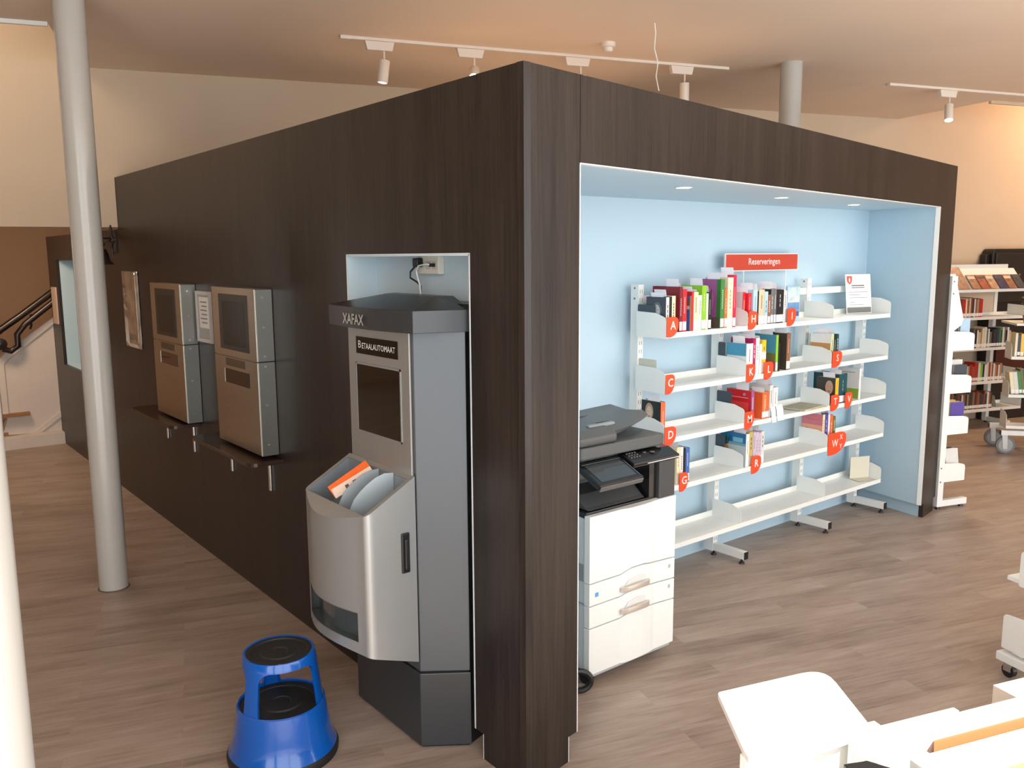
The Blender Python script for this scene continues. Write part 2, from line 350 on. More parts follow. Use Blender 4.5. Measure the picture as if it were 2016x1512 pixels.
for (u, n) in ((6.9, 3.31), (8.3, 3.31)):
    pass
# smoke detector and loose cable
sd = B(1.73, 2.83); t = thing('smoke_detector', 'round white smoke detector on the ceiling', 'smoke detector', (sd.x, sd.y, 3.42))
m_ = MB(); m_.lathe([(.052, 0), (.052, -.022), (.046, -.03), (.034, -.034)], (sd.x, sd.y, 3.42)); m_.build('base', TRK, t, smooth=True)
m_ = MB(); m_.lathe([(.034, -.034), (.034, -.05), (.028, -.06), (.012, -.064)], (sd.x, sd.y, 3.42)); m_.build('sensor_head', TRK, t, smooth=True)
a = B(1.78, 2.28, 3.42); m_ = MB()
pts = [a + Vector((0, 0, .0)), a + B(.02, .02, -.05), a + B(.03, .05, -.14), a + B(.075, .08, -.22), a + B(.08, .11, -.3), a + B(.12, .14, -.38)]
m_.tube(pts, .004, 6); tag(m_.build('loose_cable', WHITE), 'thin white cable dangling from the ceiling right of the smoke detector', 'cable')
# staircase in the hall
STW = mat('white_stair_paint', (214, 205, 196), 0.5, var=.02); TREAD = mat('wood_tread', (150, 108, 74), 0.5, var=.15, scale=6, stretch=(1, 8, 8))
t = thing('staircase', 'white-panelled staircase with dark handrail at the far left', 'staircase', (-0.3, 8.0, 0))
m_ = MB(); m_.prism([(-.56, .14), (-.50, .34), (-.545, .36), (-.55, .93), (-.46, 1.0), (-.0, 1.335), (.6, 1.75), (.6, .1)], 7.95, 8.05, 1); m_.build('side_panel', STW, t)
m_ = MB(); m_.prism([(-.545, .36), (-.55, .93), (-.46, 1.02), (-.0, 1.355), (.6, 1.78), (.6, 1.70), (.0, 1.28), (-.43, .95), (-.49, .89), (-.49, .36)], 7.93, 7.95, 1); m_.build('panel_border', STW, t, bevel=.004)
m_ = MB(); m_.prism([(-.30, .12), (-.22, .12), (.25, .45), (.25, .52)], 7.935, 7.95, 1); m_.build('lower_molding', STW, t)
m_ = MB(); m_.box(-1.1, 0.0, 7.80, 8.02, 0, .13); m_.build('plinth', STW, t, bevel=.004)
m_ = MB(); m_.box(-1.6, -.51, 7.94, 8.9, .13, .17); m_.box(-1.6, -.30, 7.88, 7.95, .335, .37); m_.box(-1.7, -.53, 8.3, 9.2, .17, .36); m_.box(-1.7, -.57, 8.6, 9.5, .36, .54); m_.box(-1.7, -.6, 8.9, 9.55, .54, .72)
m_.build('treads', TREAD, t)
HR = mat('dark_stained_handrail', (38, 24, 18), 0.28, var=.2, scale=10)
m_ = MB()
m_.tube([(-1.2, 7.8, .95), (-.62, 7.85, 1.16), (-.50, 7.85, 1.26), (-.3, 7.85, 1.40), (0.1, 7.85, 1.70), (.7, 7.85, 2.1)], .035, 10)
m_.tube([(-.50, 7.85, 1.06), (-.43, 7.85, 1.03), (-.36, 7.85, 1.08), (-.36, 7.85, 1.20), (-.28, 7.85, 1.3), (0.1, 7.85, 1.60), (.7, 7.85, 2.0)], .032, 10)
m_.lathe([(.0, -.03), (.06, -.02), (.06, .02), (0, .03)], (0, 0, 0), 20, 0, Matrix.Translation((-.52, 7.83, 1.11)) @ Matrix.Rotation(R(90), 4, 'X'))
m_.build('handrail', HR, t, smooth=True)
m_ = MB(); m_.tube([(-.22, 7.85, 1.40), (-.22, 7.87, 1.28), (-.22, 7.94, 1.25)], .012, 8); m_.build('rail_bracket', BLK, t)
# brochure on the end of the cube and the leaflets in the far recess
m_ = MB(); m_.box(-0.02, -0.004, 7.60, 7.80, 1.30, 1.68); q = tag(m_.build('leaflet_holder', mat('leaflet_paper', (200, 176, 156), .5)), 'beige leaflet holder hanging on the far end of the dark cube', 'leaflet holder')
m_ = MB(); m_.tube([(.1, 7.1, .905), (.14, 7.2, .95), (.2, 7.15, .91), (.12, 7.0, .93), (.08, 6.9, .905)], .018, 8); tag(m_.build('paper_bundle', mat('crumpled_paper', (190, 180, 170), .6)), 'small crumpled bundle lying in the far blue recess', 'paper')
# cast-iron wall bell
IRON = mat('black_cast_iron', (34, 24, 20), .45, var=.2, scale=30)
t = thing('wall_bell', 'dark cast-iron bell with four-pointed scroll bracket on the dark wall by the column', 'bell', (0, 4.95, 2.1))
m_ = MB(); c = Vector((-.17, 4.62, 2.10))
for k in range(4):
    a0 = k * math.pi / 2; a1 = a0 + math.pi / 2; P = []
    for j in range(9):
        s_ = j / 8; e0 = Vector((0, math.cos(a0), math.sin(a0))) * .09; e1 = Vector((0, math.cos(a1), math.sin(a1))) * .09
        b_ = (1 - s_) ** 2 * e0 + s_ ** 2 * e1; P.append(c + b_ * 1.0)
    m_.tube(P, .008, 6)
    m_.tube([c + Vector((0, math.cos(a0), math.sin(a0))) * .08, c + Vector((0, math.cos(a0), math.sin(a0))) * .115], [.012, .005], 6)
m_.tube([c + Vector((0, .09, 0)), c + Vector((0.02, .4, .02)), (-.005, 5.25, 2.14)], .008, 6)
m_.build('scroll_bracket', IRON, t, smooth=True)
m_ = MB(); m_.lathe([(.012, .12), (.03, .115), (.045, .08), (.055, .03), (.085, 0), (.08, 0), (.05, .03), (.0, .10)], (-.20, 4.80, 1.925), 28); m_.tube([(-.20, 4.80, 2.045), (-.19, 4.74, 2.08)], .006, 6); m_.build('bell', IRON, t, smooth=True)
m_ = MB(); m_.box(-.012, -.001, 5.15, 5.30, 2.02, 2.19); m_.build('wall_plate', IRON, t)
# laminated poster, framed notice
PO = mat('clear_laminate', (206, 204, 198), 0.16, 0.75, var=.6, scale=7, bump=.5, coat=1.0)
m_ = MB(); n = 14; vs = []; fs = []
for i in range(n + 1):
    for j in range(5):
        y = 4.62 + .44 * j / 4; z = 1.275 + .595 * i / n; vs.append((-.004 - .002 * abs(math.sin(i * 1.7 + j * .8)), y, z))
for i in range(n):
    for j in range(4): a = i * 5 + j; fs.append((a, a + 1, a + 6, a + 5))
m_.add(vs, fs); o = m_.build('laminated_poster', PO, smooth=True, solid=.0015); tag(o, 'crinkled shiny laminated poster taped to the dark wall beyond the kiosks', 'poster')
t = thing('framed_notice', 'small white framed notice between the two steel kiosks', 'notice', (0, 3.18, 1.6))
m_ = MB()
for (a, b, c_, d) in ((3.05, 3.31, 1.74, 1.762), (3.05, 3.31, 1.44, 1.462), (3.05, 3.072, 1.462, 1.74), (3.288, 3.31, 1.462, 1.74)): m_.box(-.016, -.001, a, b, c_, d)
m_.build('frame', mat('silver_frame', (196, 190, 184), .35, .3), t)
m_ = MB(); m_.box(-.008, -.001, 3.072, 3.288, 1.462, 1.74); m_.build('sheet', mat('notice_grey', (150, 145, 140), .3), t)
m_ = MB(); m_.box(-.010, -.008, 3.092, 3.262, 1.53, 1.725); m_.build('paper', mat('paper_white', (236, 234, 228), .6), t)
m_ = MB()
for k in range(6): m_.box(-.0115, -.010, 3.12, 3.235 - .02 * (k % 2), 1.69 - .026 * k, 1.698 - .026 * k)
m_.build('print_lines', mat('print_grey', (140, 138, 140), .6), t)
# ------------------------------------------------------------------ self-service steel kiosks
STEEL = mat('brushed_stainless', (190, 176, 156), 0.34, 1.0, var=.06, scale=40, stretch=(1, .1, 4), bump=.03)
SIDE = mat('kiosk_side_steel', (150, 150, 144), 0.38, .8, var=.03)
SCR = mat('dark_screen_glass', (34, 38, 37), 0.2, spec=.3)
BEZ = mat('screen_bezel', (46, 44, 40), 0.35)
SHELFB = mat('dark_brown_shelf', (58, 40, 32), 0.25, var=.1, scale=10, stretch=(1, 8, 8))
def steel_kiosk(y0, label, shelf0, shelf1, slots):
    y1 = y0 + .635; t = thing('self_service_kiosk', label, 'kiosk', (0, (y0 + y1) / 2, 1.35), group='steel wall kiosks')
    m_ = MB(); m_.box(-.097, -.001, y0 + .002, y1 - .002, .90, 1.802); m_.build('housing', SIDE, t, bevel=.003)
    m_ = MB(); m_.box(-.102, -.097, y0, y1, 1.418, 1.805); m_.build('upper_front', STEEL, t, bevel=.002)
    m_ = MB(); m_.box(-.102, -.097, y0, y1, .905, 1.412); m_.build('lower_front', STEEL, t, bevel=.002)
    m_ = MB(); m_.box(-.1045, -.102, y0 + .095, y1 - .11, 1.455, 1.768); m_.build('screen_bezel', BEZ, t)
    m_ = MB(); m_.box(-.1055, -.1045, y0 + .15, y1 - .165, 1.48, 1.728); m_.build('screen', SCR, t)
    m_ = MB(); m_.box(-.104, -.102, y0 + .165, y1 - .18, 1.362, 1.405); m_.build('name_plate', mat('bronze_plate', (104, 88, 70), .35, .6), t)
    m_ = MB(); m_.box(-.1035, -.101, y0 + .11, y1 - .155, 1.262, 1.343); m_.build('reader_window', mat('reader_glass', (12, 14, 15), .05, coat=1), t)
    m_ = MB(); m_.box(-.1045, -.101, y1 - .155, y1 - .148, 1.262, 1.343); m_.build('window_trim', CHROME, t)
    m_ = MB(); m_.box(-.097, -.0, y0 - .001, y0 + .002, 1.412, 1.418); m_.build('side_seam', BLK, t)
    for z in (1.76, 1.60, 1.445, 1.39, 1.18, .96):
        m_ = MB(); m_.cyl((-.055, y0 + .003, z), (-.055, y0 - .003, z), .006, n=10); m_.build('screw', CHROME, t)
    s = thing('kiosk_shelf', label.replace('stainless steel kiosk', 'dark brown shelf under the steel kiosk'), 'shelf', (0, (shelf0 + shelf1) / 2, .87), group='shelves under the steel kiosks')
    m_ = MB(); m_.prism(round_poly([(-.001, shelf0), (-.19, shelf0), (-.19, shelf1), (-.001, shelf1)], [0, .06, .06, 0]), .862, .884); m_.build('board', SHELFB, s, bevel=.002)
    for y, zz in slots:
        m_ = MB(); m_.box(-.012, -.001, y - .013, y + .013, zz, .862); m_.build('bracket', mat('bright_aluminium', (235, 235, 232), .2, .85), s, bevel=.003)
steel_kiosk(2.12, 'stainless steel kiosk on the dark wall, nearer the payment machine', 2.06, 3.03, ((2.255, .668), (2.835, .668)))
steel_kiosk(3.337, 'stainless steel kiosk on the dark wall, nearer the white column', 3.40, 4.36, ((3.525, .668), (4.105, .668)))
# ------------------------------------------------------------------ payment machine
DG = mat('dark_grey_metallic', (84, 88, 92), 0.38, .35, var=.03, scale=3)
DG2 = mat('anthracite_metallic', (66, 68, 70), 0.35, .4, var=.03)
SIL = mat('silver_lacquer', (164, 163, 158), 0.34, .55, var=.015, scale=4)
SIL2 = mat('light_silver_lacquer', (160, 163, 163), 0.3, .5, var=.01)
t = pm = thing('payment_machine', 'tall grey payment machine with a silver front box, set in the dark wall recess', 'payment machine', (0, .74, 0))
def kb(off=0, back=.012):   # plan of the column
    return [(-.150 - off, .480 - off * .4), (-.150 - off, 1.0 + off * .4), (back, 1.117 + off), (back, .363 - off)]
m_ = MB(); m_.prism([(-.148, .484), (-.148, .996), (.012, 1.114), (.012, .366)], .328, 1.69); m_.build('column', DG, t, bevel=.003)
m_ = MB(); m_.prism([(-.154, .478), (-.154, 1.002), (.012, 1.12), (.012, .361)], .012, .322); m_.build('base', DG2, t, bevel=.003)
m_ = MB(); m_.prism([(-.14, .49), (-.14, .99), (.012, 1.10), (.145, 1.06), (.145, .42), (.012, .38)], 0.0, 1.74); m_.build('rear_casing', BLK, t)
m_ = MB(); m_.box(-.158, -.149, .498, .978, 1.10, 1.688); m_.build('upper_panel', SIL, t, bevel=.002)
m_ = MB(); m_.box(-.161, -.158, .575, .905, 1.575, 1.645); lbl = m_.build('name_strip', mat('black_gloss', (18, 16, 14), .12, coat=.5), t)
LET = mat('white_lettering', (226, 226, 222), .5)
text('lettering', 'B', (-.162, .872, 1.612), (0, -1, 0), (0, 0, 1), .032, LET, lbl, width=.022)
text('lettering', 'ETAALAUTOMAAT', (-.162, .722, 1.608), (0, -1, 0), (0, 0, 1), .024, LET, lbl, width=.262, bold=.006)
m_ = MB()
for (a, b, c_, d) in ((.56, .915, 1.53, 1.538), (.56, .915, 1.245, 1.252), (.56, .567, 1.245, 1.538), (.908, .915, 1.245, 1.538)): m_.box(-.1605, -.158, a, b, c_, d)
m_.build('screen_frame', SIL2, t)
m_ = MB(); m_.box(-.1595, -.156, .567, .908, 1.252, 1.53); m_.build('screen', mat('brown_black_screen', (30, 24, 17), .07, coat=.8), t)
# hood: curved front fascia, faceted roof
def hood(off, n=12):
    P = [(.02, .345 - off * .6)]; 
    for i in range(n + 1):
        s_ = i / n; y = .405 - off * .3 + (1.075 - .405 + off * .6) * s_; x = -.195 - off - .035 * math.sin(math.pi * s_) ** 0.8
        P.append((x, y))
    P.append((.02, 1.135 + off * .6)); return P
m_ = MB(); lo = hood(0); m_.loft([[Vector((x, y, z)) for x, y in lo] for z in (1.688, 1.772)]); m_.build('hood_fascia', DG2, t, bevel=.002)
ctr = [(.06, .52), ] ; top = []
for (x, y) in lo:
    top.append((max(-.02, min(.1, x * .3 + .06)), .74 + (y - .74) * .55))
m_ = MB(); m_.loft([[Vector((x, y, 1.772)) for x, y in lo], [Vector((x, y, 1.815)) for x, y in top]]); m_.prism([(.02, .345), (.02, 1.135), (.145, 1.10), (.145, .38)], 1.70, 1.79)
m_.build('hood_roof', mat('hood_black', (44, 44, 44), .32, .3), t)
text('logo', 'XAFAX', (-.2335, .79, 1.722), (-.035, -1, 0), (0, 0, 1), .042, mat('logo_grey', (168, 166, 162), .5), pm, width=.185, bold=.018)
# cash and receipt box
yc = .74; hw = .262
def outline():
    P = [(-.157, yc - hw), (-.25, yc - hw), (-.335, yc - hw)]
    r = .03
    for k in range(1, 6): a = R(90 * k / 6); P.append((-.348 - r * math.sin(a) , yc - hw + r * (1 - math.cos(a))))
    n = 16
    for i in range(n + 1):
        s_ = i / n; y = yc - hw + r + (2 * hw - 2 * r) * s_; P.append((-.378 - .058 * math.sin(math.pi * s_), y))
    for k in range(5, 0, -1): a = R(90 * k / 6); P.append((-.348 - r * math.sin(a), yc + hw - r * (1 - math.cos(a))))
    P += [(-.335, yc + hw), (-.25, yc + hw), (-.157, yc + hw)]
    return P
O = outline(); ZT = lambda x: 1.132 + .56 * (x + .157); ZBt = lambda x: .375 + .36 * (-x - .157)
lev = [0, .085, .12, .16, .20, .30, .6, .97, 1.0]
cols = []
m_ = MB(); nO = len(O)
def zl(x, f): return ZBt(x) + (ZT(x) - ZBt(x)) * f
vs = [Vector((x, y, zl(x, f))) for f in lev for x, y in O]
fs = []
for k in range(len(lev) - 1):
    for i in range(nO - 1):
        ymid = (O[i][1] + O[i + 1][1]) / 2; front = O[i][0] < -.36 and O[i + 1][0] < -.36
        if front and .55 < ymid < .94 and lev[k] >= .085 and lev[k + 1] <= .3001: continue
        fs.append((k * nO + i, k * nO + i + 1, (k + 1) * nO + i + 1, (k + 1) * nO + i))
m_.add(vs, fs)
m_.add([Vector((x, y, ZBt(x))) for x, y in O], [tuple(range(nO))])
rx0, rx1, ry0, ry1 = -.372, -.178, yc - hw + .022, yc + hw - .022
outer = [Vector((x, y, ZT(x))) for x, y in O]
inn = [(min(max(x, rx0), rx1), min(max(y, ry0), ry1)) for x, y in O]
inner = [Vector((x, y, ZT(x))) for x, y in inn]
m_.loft([outer, inner], 0, caps=False)
low = [Vector((x, y, ZT(x) - .004)) for x, y in inn]
m_.build('front_box', SIL2, t, smooth=True)
m_ = MB(); inner2 = [Vector((rx0, ry0, ZT(rx0) - .001)), Vector((rx1, ry0, ZT(rx1) - .001)), Vector((rx1, ry1, ZT(rx1) - .001)), Vector((rx0, ry1, ZT(rx0) - .001))]
bot = [Vector((rx0 + .02, ry0, ZT(rx0) - .11)), Vector((rx1, ry0, ZT(rx1) - .14)), Vector((rx1, ry1, ZT(rx1) - .14)), Vector((rx0 + .02, ry1, ZT(rx0) - .11))]
m_.add(inner2 + bot, [(0, 1, 5, 4), (1, 2, 6, 5), (2, 3, 7, 6), (3, 0, 4, 7), (4, 5, 6, 7)]); m_.build('tray', mat('tray_grey', (132, 140, 146), .4, .2), t)
def tongue(name, y, mt, x0, x1, dip):
    L = []
    for i in range(9):
        s_ = i / 8; x = x0 + (x1 - x0) * s_; z = ZT(x) - .09 + (.13 - dip) * (s_ ** .5 if s_ > 0 else 0)
        L.append((x, z))
    pts = [(x1, ZT(x1) - .11)] + [(x0, ZT(x0) - .09)] + L[1:]
    return [(p[0], p[1]) for p in pts]
for (y, x0, x1, up, nm) in ((.66, -.36, -.19, .035, 'divider'), (.555, -.37, -.185, .045, 'divider')):
    P = [(x0, ZT(x0) - .10), (x1, ZT(x1) - .13), (x1, ZT(x1) + .01)] + [(x1 + (x0 - x1) * s_, ZT(x1 + (x0 - x1) * s_) + up * math.sin(math.pi * min(1, s_ * 1.1)) ** .6 * (1 - s_ * .3) - .0) for s_ in (.2, .4, .6, .75, .86)] + [(x0, ZT(x0) - .03)]
    m_ = MB(); M_ = Matrix.Translation((0, y, 0)) @ Matrix.Rotation(R(-14), 4, 'Z') @ Matrix.Translation((0, -y, 0))
    m_.prism(P, y, y + .004, 1, 0, M_); m_.build(nm, mat('divider_grey', (158, 168, 172), .38, .2), t)
m_ = MB(); m_.box(-.40, -.36, .56, .93, .47, .60); 
m_ = MB(); 
wv = []
for i in range(nO):
    x, y = O[i]
    if x < -.36 and .53 < y < .955: wv.append((x + .035, y))
L0 = [Vector((x, y, zl(x - .035, .08))) for x, y in wv]; L1 = [Vector((x, y, zl(x - .035, .305))) for x, y in wv]
m_.loft([L0, L1], caps=False, closed=False)
m_.loft([[p + Vector((-.036, 0, 0)) for p in L0], L0], caps=False, closed=False); m_.loft([[p + Vector((-.036, 0, 0)) for p in L1], L1], caps=False, closed=False)
m_.build('change_tray', mat('smoky_grey', (70, 77, 80), .2, .2, coat=.5), t)
m_ = MB(); m_.box(-.226, -.190, yc - hw - .008, yc - hw, .758, .918); h = m_.build('door_handle', BLK, t, bevel=.004)
m_ = MB(); m_.box(-.215, -.201, yc - hw - .016, yc - hw - .008, .775, .895); m_.build('lever', mat('handle_grey', (36, 36, 38), .3), h, bevel=.003)
tk = thing('payment_ticket', 'orange and white card sticking out of the tray of the payment machine', 'card', (-.28, .78, 1.05))
M_ = Matrix.Translation((-.265, .80, ZT(-.265) + .002)) @ Matrix.Rotation(R(-18), 4, 'Z') @ Matrix.Rotation(-math.atan(.62), 4, 'Y') @ Matrix.Rotation(R(38), 4, 'X')
m_ = MB(); m_.box(-.09, .095, -.028, .034, -.002, 0, M=M_); m_.build('orange_panel', mat('ticket_orange', (240, 106, 40), .5), tk)
m_ = MB(); m_.box(-.085, .095, -.045, .004, .0005, .002, M=M_ @ Matrix.Rotation(R(-5), 4, 'Z')); m_.build('white_panel', mat('ticket_white', (236, 214, 200), .5), tk)
m_ = MB()
for k in range(3): m_.box(-.03 + k * .035, -.015 + k * .035, -.035, -.014, .0022, .003, M=M_ @ Matrix.Rotation(R(-5), 4, 'Z'))
m_.build('print', mat('ticket_print', (90, 84, 84), .5), tk)
# socket and cables
t = thing('wall_socket', 'cream triple power socket in the recess above the payment machine', 'socket', (.15, .77, 1.93))
m_ = MB(); m_.box(.118, .149, .70, .855, 1.895, 1.972); m_.build('socket_box', mat('cream_plastic', (226, 220, 205), .4), t, bevel=.004)
m_ = MB()
for y in (.725, .775): m_.box(.116, .118, y - .017, y + .017, 1.915, 1.95)
m_.build('socket_inserts', mat('cream_insert', (205, 198, 182), .5), t, bevel=.001)
t = thing('power_plug', 'black plug and cable in the socket above the payment machine', 'plug', (.1, .83, 1.93))
m_ = MB(); m_.box(.085, .117, .812, .85, 1.925, 1.962); m_.build('plug', BLK, t, bevel=.005)
m_ = MB(); m_.tube([(.09, .83, 1.93), (.075, .848, 1.905), (.075, .85, 1.88), (.09, .82, 1.862), (.1, .81, 1.845), (.1, .81, 1.795)], .004, 8); m_.build('cable', BLK, t)
t = thing('data_cable', 'black and white cable looping from the right side of the recess socket', 'cable', (.1, .74, 1.93))
m_ = MB(); m_.tube([(.112, .735, 1.933), (.09, .75, 1.937), (.085, .80, 1.93), (.085, .818, 1.91), (.09, .815, 1.88), (.09, .80, 1.85), (.092, .795, 1.795)], .0035, 8); m_.build('white_cable', mat('white_cable', (222, 222, 220), .4), t)
m_ = MB(); m_.box(.10, .1155, .72, .745, 1.926, 1.94); m_.build('plug', BLK, t)
# ------------------------------------------------------------------ kick stool
SB = mat('blue_enamel', (2, 80, 166), 0.2, var=.06, scale=5, coat=.5)
RUB = mat('black_rubber', (30, 30, 30), 0.6, var=.25, scale=18)
sx, sy = -.592, .822
t = thing('kick_step_stool', 'bright blue round kick step stool with black rubber treads in front of the payment machine', 'step stool', (sx, sy, 0))
m_ = MB(); m_.lathe([(.212, .035), (.196, .07), (.187, .12), (.178, .18), (.172, .222), (.166, .226), (.160, .222), (.165, .18), (.175, .11), (.19, .05)], (sx, sy, 0), 64); m_.build('lower_drum', SB, t, smooth=True)
m_ = MB(); m_.lathe([(.195, .0), (.217, .0), (.219, .02), (.212, .036), (.19, .036)], (sx, sy, 0), 64); m_.build('base_bumper', mat('bumper_rubber', (26, 24, 23), .55), t, smooth=True)
m_ = MB(); m_.lathe([(0, .205), (.160, .205), (.160, .214), (.13, .214), (.127, .210), (.085, .210), (.08, .215), (.04, .215), (.036, .211), (0, .211)], (sx, sy, 0), 48); m_.build('lower_tread', RUB, t)
def rr(z): return .140 + (.43 - z) * .118
m_ = MB(); m_.lathe([(rr(.398), .398), (rr(.43), .425), (rr(.43) - .004, .431), (rr(.43) - .012, .43), (rr(.43) - .010, .42), (rr(.398) - .006, .398)], (sx, sy, 0), 64)
for az in (-159, -39, 81):
    n = 12; L = []
    for i in range(n + 1):
        z = .205 + (.400 - .205) * (i / n) ** .75; wA = R(13)
        if z > .345: k = (z - .345) / .055; wA = R(13) + R(20) * (1 - math.sqrt(max(0, 1 - k * k)))
        wA *= 1 + .35 * max(0, (.26 - z) / .055) * .3
        for d, rad in ((0, 0), ) : pass
        row = []
        for j in range(9):
            a = R(az) + wA * (j / 4 - 1); row.append(Vector((sx + rr(z) * math.cos(a), sy + rr(z) * math.sin(a), z)))
        for j in range(8, -1, -1):
            a = R(az) + (wA - .02) * (j / 4 - 1); r_ = rr(z) - .014 if j in (0, 8) else rr(z) - .006; row.append(Vector((sx + r_ * math.cos(a), sy + r_ * math.sin(a), z)))
        L.append(row)
    m_.loft(L)
m_.build('upper_frame', SB, t, smooth=True)
m_ = MB(); m_.lathe([(0, .418), (.131, .418), (.131, .428), (.112, .429), (.108, .424), (.075, .424), (.07, .428), (.035, .428), (.03, .425), (0, .425)], (sx, sy, 0), 48); m_.build('upper_tread', RUB, t)
# ------------------------------------------------------------------ copier
CW = mat('copier_white', (232, 234, 230), 0.4, var=.008); CG = mat('copier_grey', (82, 84, 84), 0.45, var=.03, scale=10); CK = mat('copier_black_gloss', (24, 25, 27), 0.16, coat=.4)
CD = mat('copier_dark_grey', (62, 62, 62), 0.35, var=.05); CSide = mat('copier_pale_side', (206, 214, 216), .45)
t = cp = thing('photocopier', 'large white and dark grey photocopier standing in the niche beside the dark cube leg', 'photocopier', (.98, .7, 0))
X0, X1, Y0, Y1 = .70, 1.275, .40, 1.0
m_ = MB(); m_.box(X0 + .01, X1 - .01, Y0 + .035, Y1, .07, .80); m_.build('body', CSide, t, bevel=.006)
def wavy(z, depth=.0):
    xs = [X0, X0 + .19, X0 + .23, X0 + .30, X0 + .37, X1]
    return [(X0, z), (X0 + .20, z), (X0 + .225, z + .012), (X0 + .26, z + .022), (X0 + .34, z + .022), (X0 + .40, z + .012), (X0 + .43, z + .008), (X1, z)]
# a front panel between two wavy seams; its middle swells forward
def panel(name, zb, zt, wb, wt, mt=CW, y=Y0):
    top = wavy(zt) if wt else [(x, zt) for x, _ in wavy(zt)]; bt = wavy(zb) if wb else [(x, zb) for x, _ in wavy(zb)]
    dy = [0, 0, -.008, -.012, -.012, -.006, 0, 0]
    m = MB(); F = [];
    fr = [Vector((x, y + d, z)) for (x, z), d in zip(bt, dy)]; fr2 = [Vector((x, y + d, z)) for (x, z), d in zip(top, dy)]
    bk = [Vector((x, y + .034, z)) for (x, z) in bt]; bk2 = [Vector((x, y + .034, z)) for (x, z) in top]
    m.loft([bk, fr, fr2, bk2, bk], caps=False, closed=False)
    for e in (0, -1): m.add([bk[e], fr[e], fr2[e], bk2[e]], [(0, 1, 2, 3)])
    return m.build(name, mt, t, bevel=.004)
panel('front_door', .503, .815, 1, 0)
d1 = panel('paper_drawer', .396, .498, 1, 1); d2 = panel('paper_drawer', .290, .391, 1, 1); d3 = panel('large_drawer', .062, .285, 0, 1)
m_ = MB(); m_.box(X0 + .01, X1 - .02, Y0 + .005, Y0 + .04, .05, .062); m_.build('bottom_lip', mat('lip_grey', (170, 172, 172), .5), t)
for d, z in ((d1, .425), (d2, .318)):
    m_ = MB(); xs = [X0 + .195 + .185 * i / 12 for i in range(13)]
    P = [Vector((x, Y0 - .014 - .020 * math.sin(math.pi * i / 12) ** .5, z + .004 + .006 * math.sin(math.pi * i / 12))) for i, x in enumerate(xs)]
    L = [[p + Vector((0, .008, -.010)), p + Vector((0, -.004, -.010)), p + Vector((0, -.006, 0)), p + Vector((0, -.004, .014)), p + Vector((0, .008, .014))] for p in P]
    m_.loft(L); m_.build('drawer_handle', mat('brushed_handle', (214, 204, 192), .3, .5), d, smooth=True)
    m_ = MB(); m_.prism([(X0 + .20, z - .0), (X0 + .37, z + .0), (X0 + .35, z + .05), (X0 + .30, z + .058), (X0 + .24, z + .045)], Y0 - .0135, Y0 - .0125, 1); m_.build('grip_recess', mat('recess_shade', (214, 214, 210), .5), d)
for d, z in ((d1, .455), (d2, .352)):
    m_ = MB(); m_.box(X1 - .045, X1 - .03, Y0 - .001, Y0, z, z + .018); m_.build('tray_mark', mat('mark_grey', (176, 176, 174), .5), d)
m_ = MB(); m_.box(X0 + .035, X0 + .056, Y0 - .0012, Y0, .435, .455); m_.build('blue_sticker', mat('sticker_blue', (92, 160, 222), .5), d1)
m_ = MB(); m_.box(1.000, 1.045, Y0 - .0025, Y0, .700, .764); b_ = m_.build('brand_badge', mat('badge_bronze', (140, 130, 122), .3, .5), t, bevel=.002)
text('badge_lettering', 'SHARP', (1.0225, Y0 - .0035, .751), (1, 0, 0), (0, 0, 1), .007, LET, b_, width=.034)
m_ = MB()
for k in range(3): m_.tube([(1.006 + .002 * k, Y0 - .003, .735 - k * .010), (1.02, Y0 - .003, .739 - k * .010), (1.036 - .006 * k, Y0 - .003, .734 - k * .010)], .0018, 6)
m_.build('badge_swoosh', mat('swoosh_gold', (226, 204, 160), .4), b_)
m_ = MB()
for k in range(14): m_.box(X0 + .0095, X0 + .0085, Y0 + .05, Y0 + .12, .50 + k * .006, .503 + k * .006)
m_.build('side_vent', mat('vent_grey', (120, 128, 130), .6), t)
m_ = MB(); m_.box(X0 + .0, X0 + .012, Y0 + .036, Y1 - .02, .395, .397); m_.build('side_seam', mat('seam_grey', (150, 154, 156), .6), t)
# dark upper half
m_ = MB(); m_.box(X0 + .005, X1 - .0, Y0 + .03, Y1, .80, .826); m_.box(X0 + .005, X1, .62, Y1, .826, 1.06)
m_.build('output_bay', CK, t, bevel=.003)
m_ = MB(); P = [(Y0 + .04, .828), (.62, .828), (.62, .90), (.52, .885), (Y0 + .06, .838)]
m_.prism(P, X0 + .03, 1.10, 0); m_.build('output_tray', mat('tray_dark', (70, 70, 70), .3), t, bevel=.004)
m_ = MB(); m_.box(1.165, X1 + .003, Y0 + .01, .9, .806, 1.0); m_.build('toner_door', CD, t, bevel=.006)
m_ = MB(); m_.box(1.115, 1.165, Y0 + .03, .62, .826, 1.0); m_.build('inner_panel', CK, t)
# control console, sloping to the front, with a touch screen wing
m_ = MB(); m_.prism([(Y0 - .005, .998), (Y0 - .012, 1.02), (Y0 + .06, 1.05), (Y0 + .2, 1.06), (Y0 + .2, .998)], .968, 1.285, 0); m_.box(.70, .968, .49, .60, .998, 1.058); m_.build('console', CK, t, bevel=.006)
m_ = MB(); m_.box(1.06, 1.283, Y0 - .0135, Y0 - .008, 1.008, 1.011); m_.build('status_strip', mat('strip_white', (220, 222, 226), .3), t)
for (x, y) in ((1.10, .455), (1.14, .438)): m_ = MB(); m_.lathe([(.012, 0), (.012, .004), (.008, .005), (.0, .005)], (x, y, 1.043), 16); m_.build('round_button', mat('button_grey', (92, 92, 94), .3), t)
m_ = MB()
for i in range(4):
    for j in range(3): m_.box(.985 + i * .018, .994 + i * .018, .425 + j * .016, .433 + j * .016, 1.036 + j * .006, 1.041 + j * .006)
